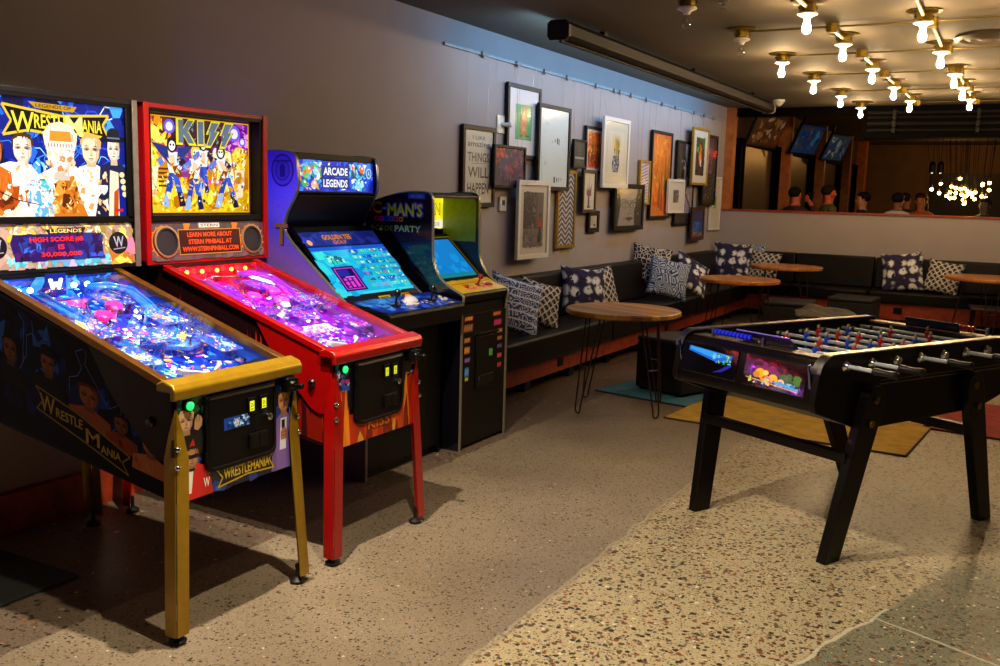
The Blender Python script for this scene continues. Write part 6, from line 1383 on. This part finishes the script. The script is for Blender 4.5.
# chandelier of bare lamps on long rods
t = thing('chandelier', 'glowing cluster chandelier of small bulbs hanging on long thin rods over the bar', 'chandelier', (2.78, 16.0, 2.9))
B().box(-.75, .45, -.3, .3, -.06, 0).build('canopy', SATIN, t, bevel=.01)
R = random.Random(41)
for k in range(34):
    x, y = max(-.5, min(.36, R.gauss(.06, .24))), R.uniform(-.3, .3); z = -1.19 + max(-.2, min(.2, R.gauss(0, .10))) + max(0, -x) * .22
    B().cyl((x * 1.3 - .06, y, -.05), (x, y, z + .05), .003, n=6).build('rod', SATIN, t)
    B().lathe([(.012, .05), (.016, .03), (.016, .0)], (x, y, z), n=8).build('lamp_holder', BRASS, t)
    B().ball((x, y, z - .014), .025, n=8, k=6).build('lamp', emat('chandelier_lamp', '#ffce6a', 12 if k % 3 else 30), t)
for k, x in enumerate((2.30, 2.42)):
    t = thing('pendant_lamp', ['slim black pendant lamp hanging over the bar, further from the chandelier', 'slim black pendant lamp hanging over the bar, closer to the chandelier'][k], 'lamp', (x, 16.6, 2.9))
    B().cyl((0, 0, 0), (0, 0, -.86), .004, n=6).build('cord', BLACK, t); B().lathe([(.02, -.72), (.05, -.76), (.05, -1.0 + .1), (.045, -.9), (.02, -.78)], n=14).build('lamp_shade', BLACK, t); B().ball((0, 0, -.885), .022, n=8, k=6).build('lamp', emat('pendant_bulb', '#fff0d8', 3), t)

# ------------------------------------------------------------------ people beyond the half wall
def person(x, y, h, face, shirt, hair, label, skin='#b07a58', arm='down', tilt=0, long=False):
    """one continuous body grown over a skeleton; face = heading in degrees"""
    k = h / 1.75
    J = [((0, 0, .95), .135, .10), ((0, 0, 1.12), .125, .095), ((0, 0, 1.30), .155, .105), ((0, 0, 1.43), .10, .075), ((0, .005, 1.50), .052, .055), ((0, .012, 1.56), .066, .078), ((0, .015, 1.65), .076, .094), ((0, .01, 1.715), .058, .072)]
    E_ = [(i, i + 1) for i in range(7)]
    def chain(root, pts):
        r = root
        for p, a, b in pts: J.append((p, a, b)); E_.append((r, len(J) - 1)); r = len(J) - 1
    for s in (-1, 1):
        if arm == 'drink' and s > 0: chain(3, [((.17, .01, 1.41), .062, .062), ((.27, .14, 1.25), .048, .048), ((.10, .24, 1.50), .034, .034), ((.05, .22, 1.58), .034, .026)])
        elif arm == 'fold': chain(3, [((s * .17, .0, 1.41), .062, .062), ((s * .22, .06, 1.16), .046, .046), ((s * .06, .25, 1.15), .034, .034), ((s * .0, .27, 1.17), .034, .024)])
        else: chain(3, [((s * .17, -.0, 1.41), .062, .062), ((s * .22, -.02, 1.15), .046, .046), ((s * .22, .06, .92), .034, .034), ((s * .22, .09, .83), .036, .022)])
        chain(0, [((s * .095, 0, .86), .088, .092), ((s * .10, .02, .50), .058, .062), ((s * .10, -.01, .10), .042, .046), ((s * .11, .13, .035), .040, .034)])
    me = bpy.data.meshes.new('skeleton'); me.from_pydata([V(*p) * k for p, _, _ in J], E_, [])
    ob = bpy.data.objects.new('skeleton', me); COL.objects.link(ob)
    m = ob.modifiers.new('skin', 'SKIN'); sub = ob.modifiers.new('sub', 'SUBSURF'); sub.levels = 2; sub.render_levels = 2
    for i, (_, a, b) in enumerate(J): sv = me.skin_vertices[0].data[i]; sv.radius = (a * k, b * k); sv.use_root = (i == 0)
    bpy.context.view_layer.update()
    dg = bpy.context.evaluated_depsgraph_get(); bme = bpy.data.meshes.new_from_object(ob.evaluated_get(dg))
    bpy.data.objects.remove(ob)
    b = B(); b.v = [tuple(v.co) for v in bme.vertices]; b.f = [tuple(p.vertices) for p in bme.polygons]
    hand = [V(*J[11][0]) * k, V(*J[19][0]) * k] if len(J) > 19 else []
    for p in bme.polygons:
        z = p.center.z / k; q = 1
        if z > 1.485: q = 0
        elif z < .93 and abs(p.center.x) < .2 * k: q = 2 if z > .09 else 3
        if any((p.center - hh).length < .085 * k for hh in hand): q = 0
        b.m.append(q)
    # features: nose, ears, eyes, brow, mouth
    b.ball((0, .102 * k, 1.62 * k), .016 * k, (.75, 1.0, 1.3), 8, 6, 0)
    for s in (-1, 1):
        b.ball((s * .082 * k, .01 * k, 1.625 * k), .02 * k, (.5, .8, 1.4), 8, 6, 0); b.ball((s * .03 * k, .098 * k, 1.648 * k), .011 * k, (1, .7, .7), 8, 6, 4)
        # five fingers on each hand
        hp, wp = (V(*J[[11, 19][s > 0]][0]) * k, V(*J[[10, 18][s > 0]][0]) * k) if len(J) > 19 else (None, None)
        if hp is not None:
            d = (hp - wp).normalized(); sd = d.cross(V(0, 1, .3)).normalized()
            for q in range(4): o = hp + sd * (q - 1.5) * .018 * k; b.tube([o, o + d * (.045 + .008 * (q in (1, 2))) * k, o + (d * .075 + V(0, .012, -.012)) * k], .0085 * k, 6, 0)
            o = hp - d * .02 * k + sd * .03 * k; b.tube([o, o + (sd * .025 + d * .02) * k, o + (sd * .028 + d * .045) * k], .0095 * k, 6, 0)
    b.box(-.022 * k, .022 * k, .098 * k, .106 * k, 1.578 * k, 1.584 * k, 5)
    sk = mat('skin_' + skin[1:], skin, .55); mats = [sk, mat('shirt_' + shirt[1:], shirt, .8, var=.15), mat('trousers', '#14161c', .8), mat('shoes', '#0c0a08', .5), mat('eye_dark', '#15100c', .3), mat('mouth', '#6a2a24', .5)]
    o = b.build('person', mats, None, (x, y, 0), math.radians(face - 90), smooth=80)
    tag(o, label, 'person', 'people in the bar'); 
    hb = B(); n = 18
    hb.ball((0, -.012 * k, 1.675 * k), .098 * k, (.93, 1.08, .86), 16, 10)
    if long: hb.ball((0, -.05 * k, 1.56 * k), .10 * k, (1.0, .7, 1.5), 14, 9)
    hb.v = [(a, min(c, (.075 + max(0, d - 1.69 * k) * .2) * k) if d < 1.70 * k else c, max(d, (1.60 if c < .02 else 1.685) * k) if not long or c > 0 else d) for a, c, d in hb.v]
    hb.build('hair', mat('hair_' + hair[1:], hair, .75, var=.3, spec=.15), o, smooth=80)
    return o
p = person(.78, 14.0, 1.70, 60, '#2a1210', '#120a08', 'person in dark clothes raising a glass to the mouth, reddish light on the face', '#b85a40', 'drink')
t = thing('drinking_glass', 'small clear glass in the raised hand of the person behind the half wall', 'glass', (.78, 14.0, 0), math.radians(-30))
B().lathe([(.03, 0), (.034, .10), (.031, .10), (.028, .006), (.001, .006)], (.04, .30, 1.545), n=14, cap=False).build('bowl', glass_mat('tumbler', (.9, .85, .8, 1), .03, 2), t)
person(1.20, 14.2, 1.74, 35, '#4a4a20', '#1c100a', 'person in an olive top turned sideways, face lit red, between the second and third posts', '#c05038')
person(1.62, 14.5, 1.66, 200, '#0c0a10', '#0a0808', 'person with dark hair and black top by the thick amber post', '#a06a4a')
person(2.06, 14.7, 1.66, 80, '#b8b4c0', '#140c08', 'person in a white shirt seen from behind in the bar', '#8a5a40')
person(1.95, 16.6, 1.68, 60, '#2a1a14', '#1a0e08', 'person in brown standing behind the one in the white shirt', '#8a4a38')
person(2.30, 15.4, 1.66, 260, '#a0481c', '#3a1c10', 'person in an orange top in front of the black panel', '#b06a48', long=True)
person(2.20, 16.3, 1.68, 240, '#14286a', '#0e0e18', 'person in dark blue behind the one in orange', '#5a4a5a')
person(3.13, 15.6, 1.62, 250, '#1a1c34', '#2a2420', 'person in navy beside the glowing chandelier, away from the other people', '#6a5a4c')

# ================================================================== lamps
def spot(x, y, z, e, col, size, blend, to, rad=.03):
    l = bpy.data.lights.new('spot_lamp', 'SPOT'); l.energy = e; l.color = hx(col)[:3]; l.spot_size = math.radians(size); l.spot_blend = blend; l.shadow_soft_size = rad
    o = bpy.data.objects.new('spot_lamp', l); COL.objects.link(o); o.location = (x, y, z); o.rotation_euler = (Vector(to) - o.location).to_track_quat('-Z', 'Y').to_euler(); return o
def point(x, y, z, e, col, rad=.04):
    l = bpy.data.lights.new('point_lamp', 'POINT'); l.energy = e; l.color = hx(col)[:3]; l.shadow_soft_size = rad
    o = bpy.data.objects.new('point_lamp', l); COL.objects.link(o); o.location = (x, y, z); return o
spot(1.62, 2.38, 2.70, 430, '#fff0d2', 130, .5, (1.62, 2.38, 0), .025)      # ceiling can over the pinball machines
spot(2.5, 2.1, 2.70, 230, '#fff0cc', 125, .7, (2.5, 2.1, 0), .03)
for x, y in ((3.04, 5.4), (3.66, 5.2), (4.6, 6.8), (4.6, 9.0), (5.4, 8)): point(x, y, 2.54, 6, '#ffd09a', .03)   # the bulb grid goes on out of the picture
# cool strip on the wall side of the screen case
l = bpy.data.lights.new('cool_strip', 'AREA'); l.shape = 'RECTANGLE'; l.size = 6.0; l.size_y = .04; l.energy = 36; l.color = hx('#98d0ff')[:3]
o = bpy.data.objects.new('cool_strip', l); COL.objects.link(o); o.location = (.714, 9.0, 2.60)
o.rotation_euler = Matrix((V(0, 1, 0), V(-.15, 0, 1).normalized(), V(1, 0, .15).normalized())).transposed().to_euler()
point(.8, 15.0, 2.2, 2.5, '#ff3018', .05); point(2.8, 16, 1.6, 5, '#ffc878', .15); point(2.2, 22.6, 2.6, 46, '#d89a50', .1); point(5.0, 22.6, 2.6, 46, '#d89a50', .1)  # red light and chandelier glow plus two unseen fills added for the back wall
point(.32, 3.64, 1.52, 1.6, '#4a34ff', .03)      # unseen violet fill added behind the red machine to tint the tall cabinet
point(1.3, 4.9, 2.35, 1.1, '#5a48ff', .4)  # unseen weak violet fill added to tint ceiling and wall
w = bpy.data.worlds.new('world'); SC.world = w; w.use_nodes = True
w.node_tree.nodes['Background'].inputs[0].default_value = hx('#806878'); w.node_tree.nodes['Background'].inputs[1].default_value = .012
SC.view_settings.view_transform = 'Standard'; SC.view_settings.look = 'None'; SC.view_settings.exposure = 0; SC.view_settings.gamma = 1; SC.view_settings.use_curve_mapping = False
try:
    SC.cycles.use_denoising = True; SC.cycles.denoiser = 'OPENIMAGEDENOISE'
    SC.cycles.max_bounces = 8; SC.cycles.diffuse_bounces = 3; SC.cycles.transparent_max_bounces = 16; SC.cycles.sample_clamp_indirect = 4
    SC.cycles.use_light_tree = True; SC.cycles.caustics_reflective = False; SC.cycles.caustics_refractive = False
except Exception: pass
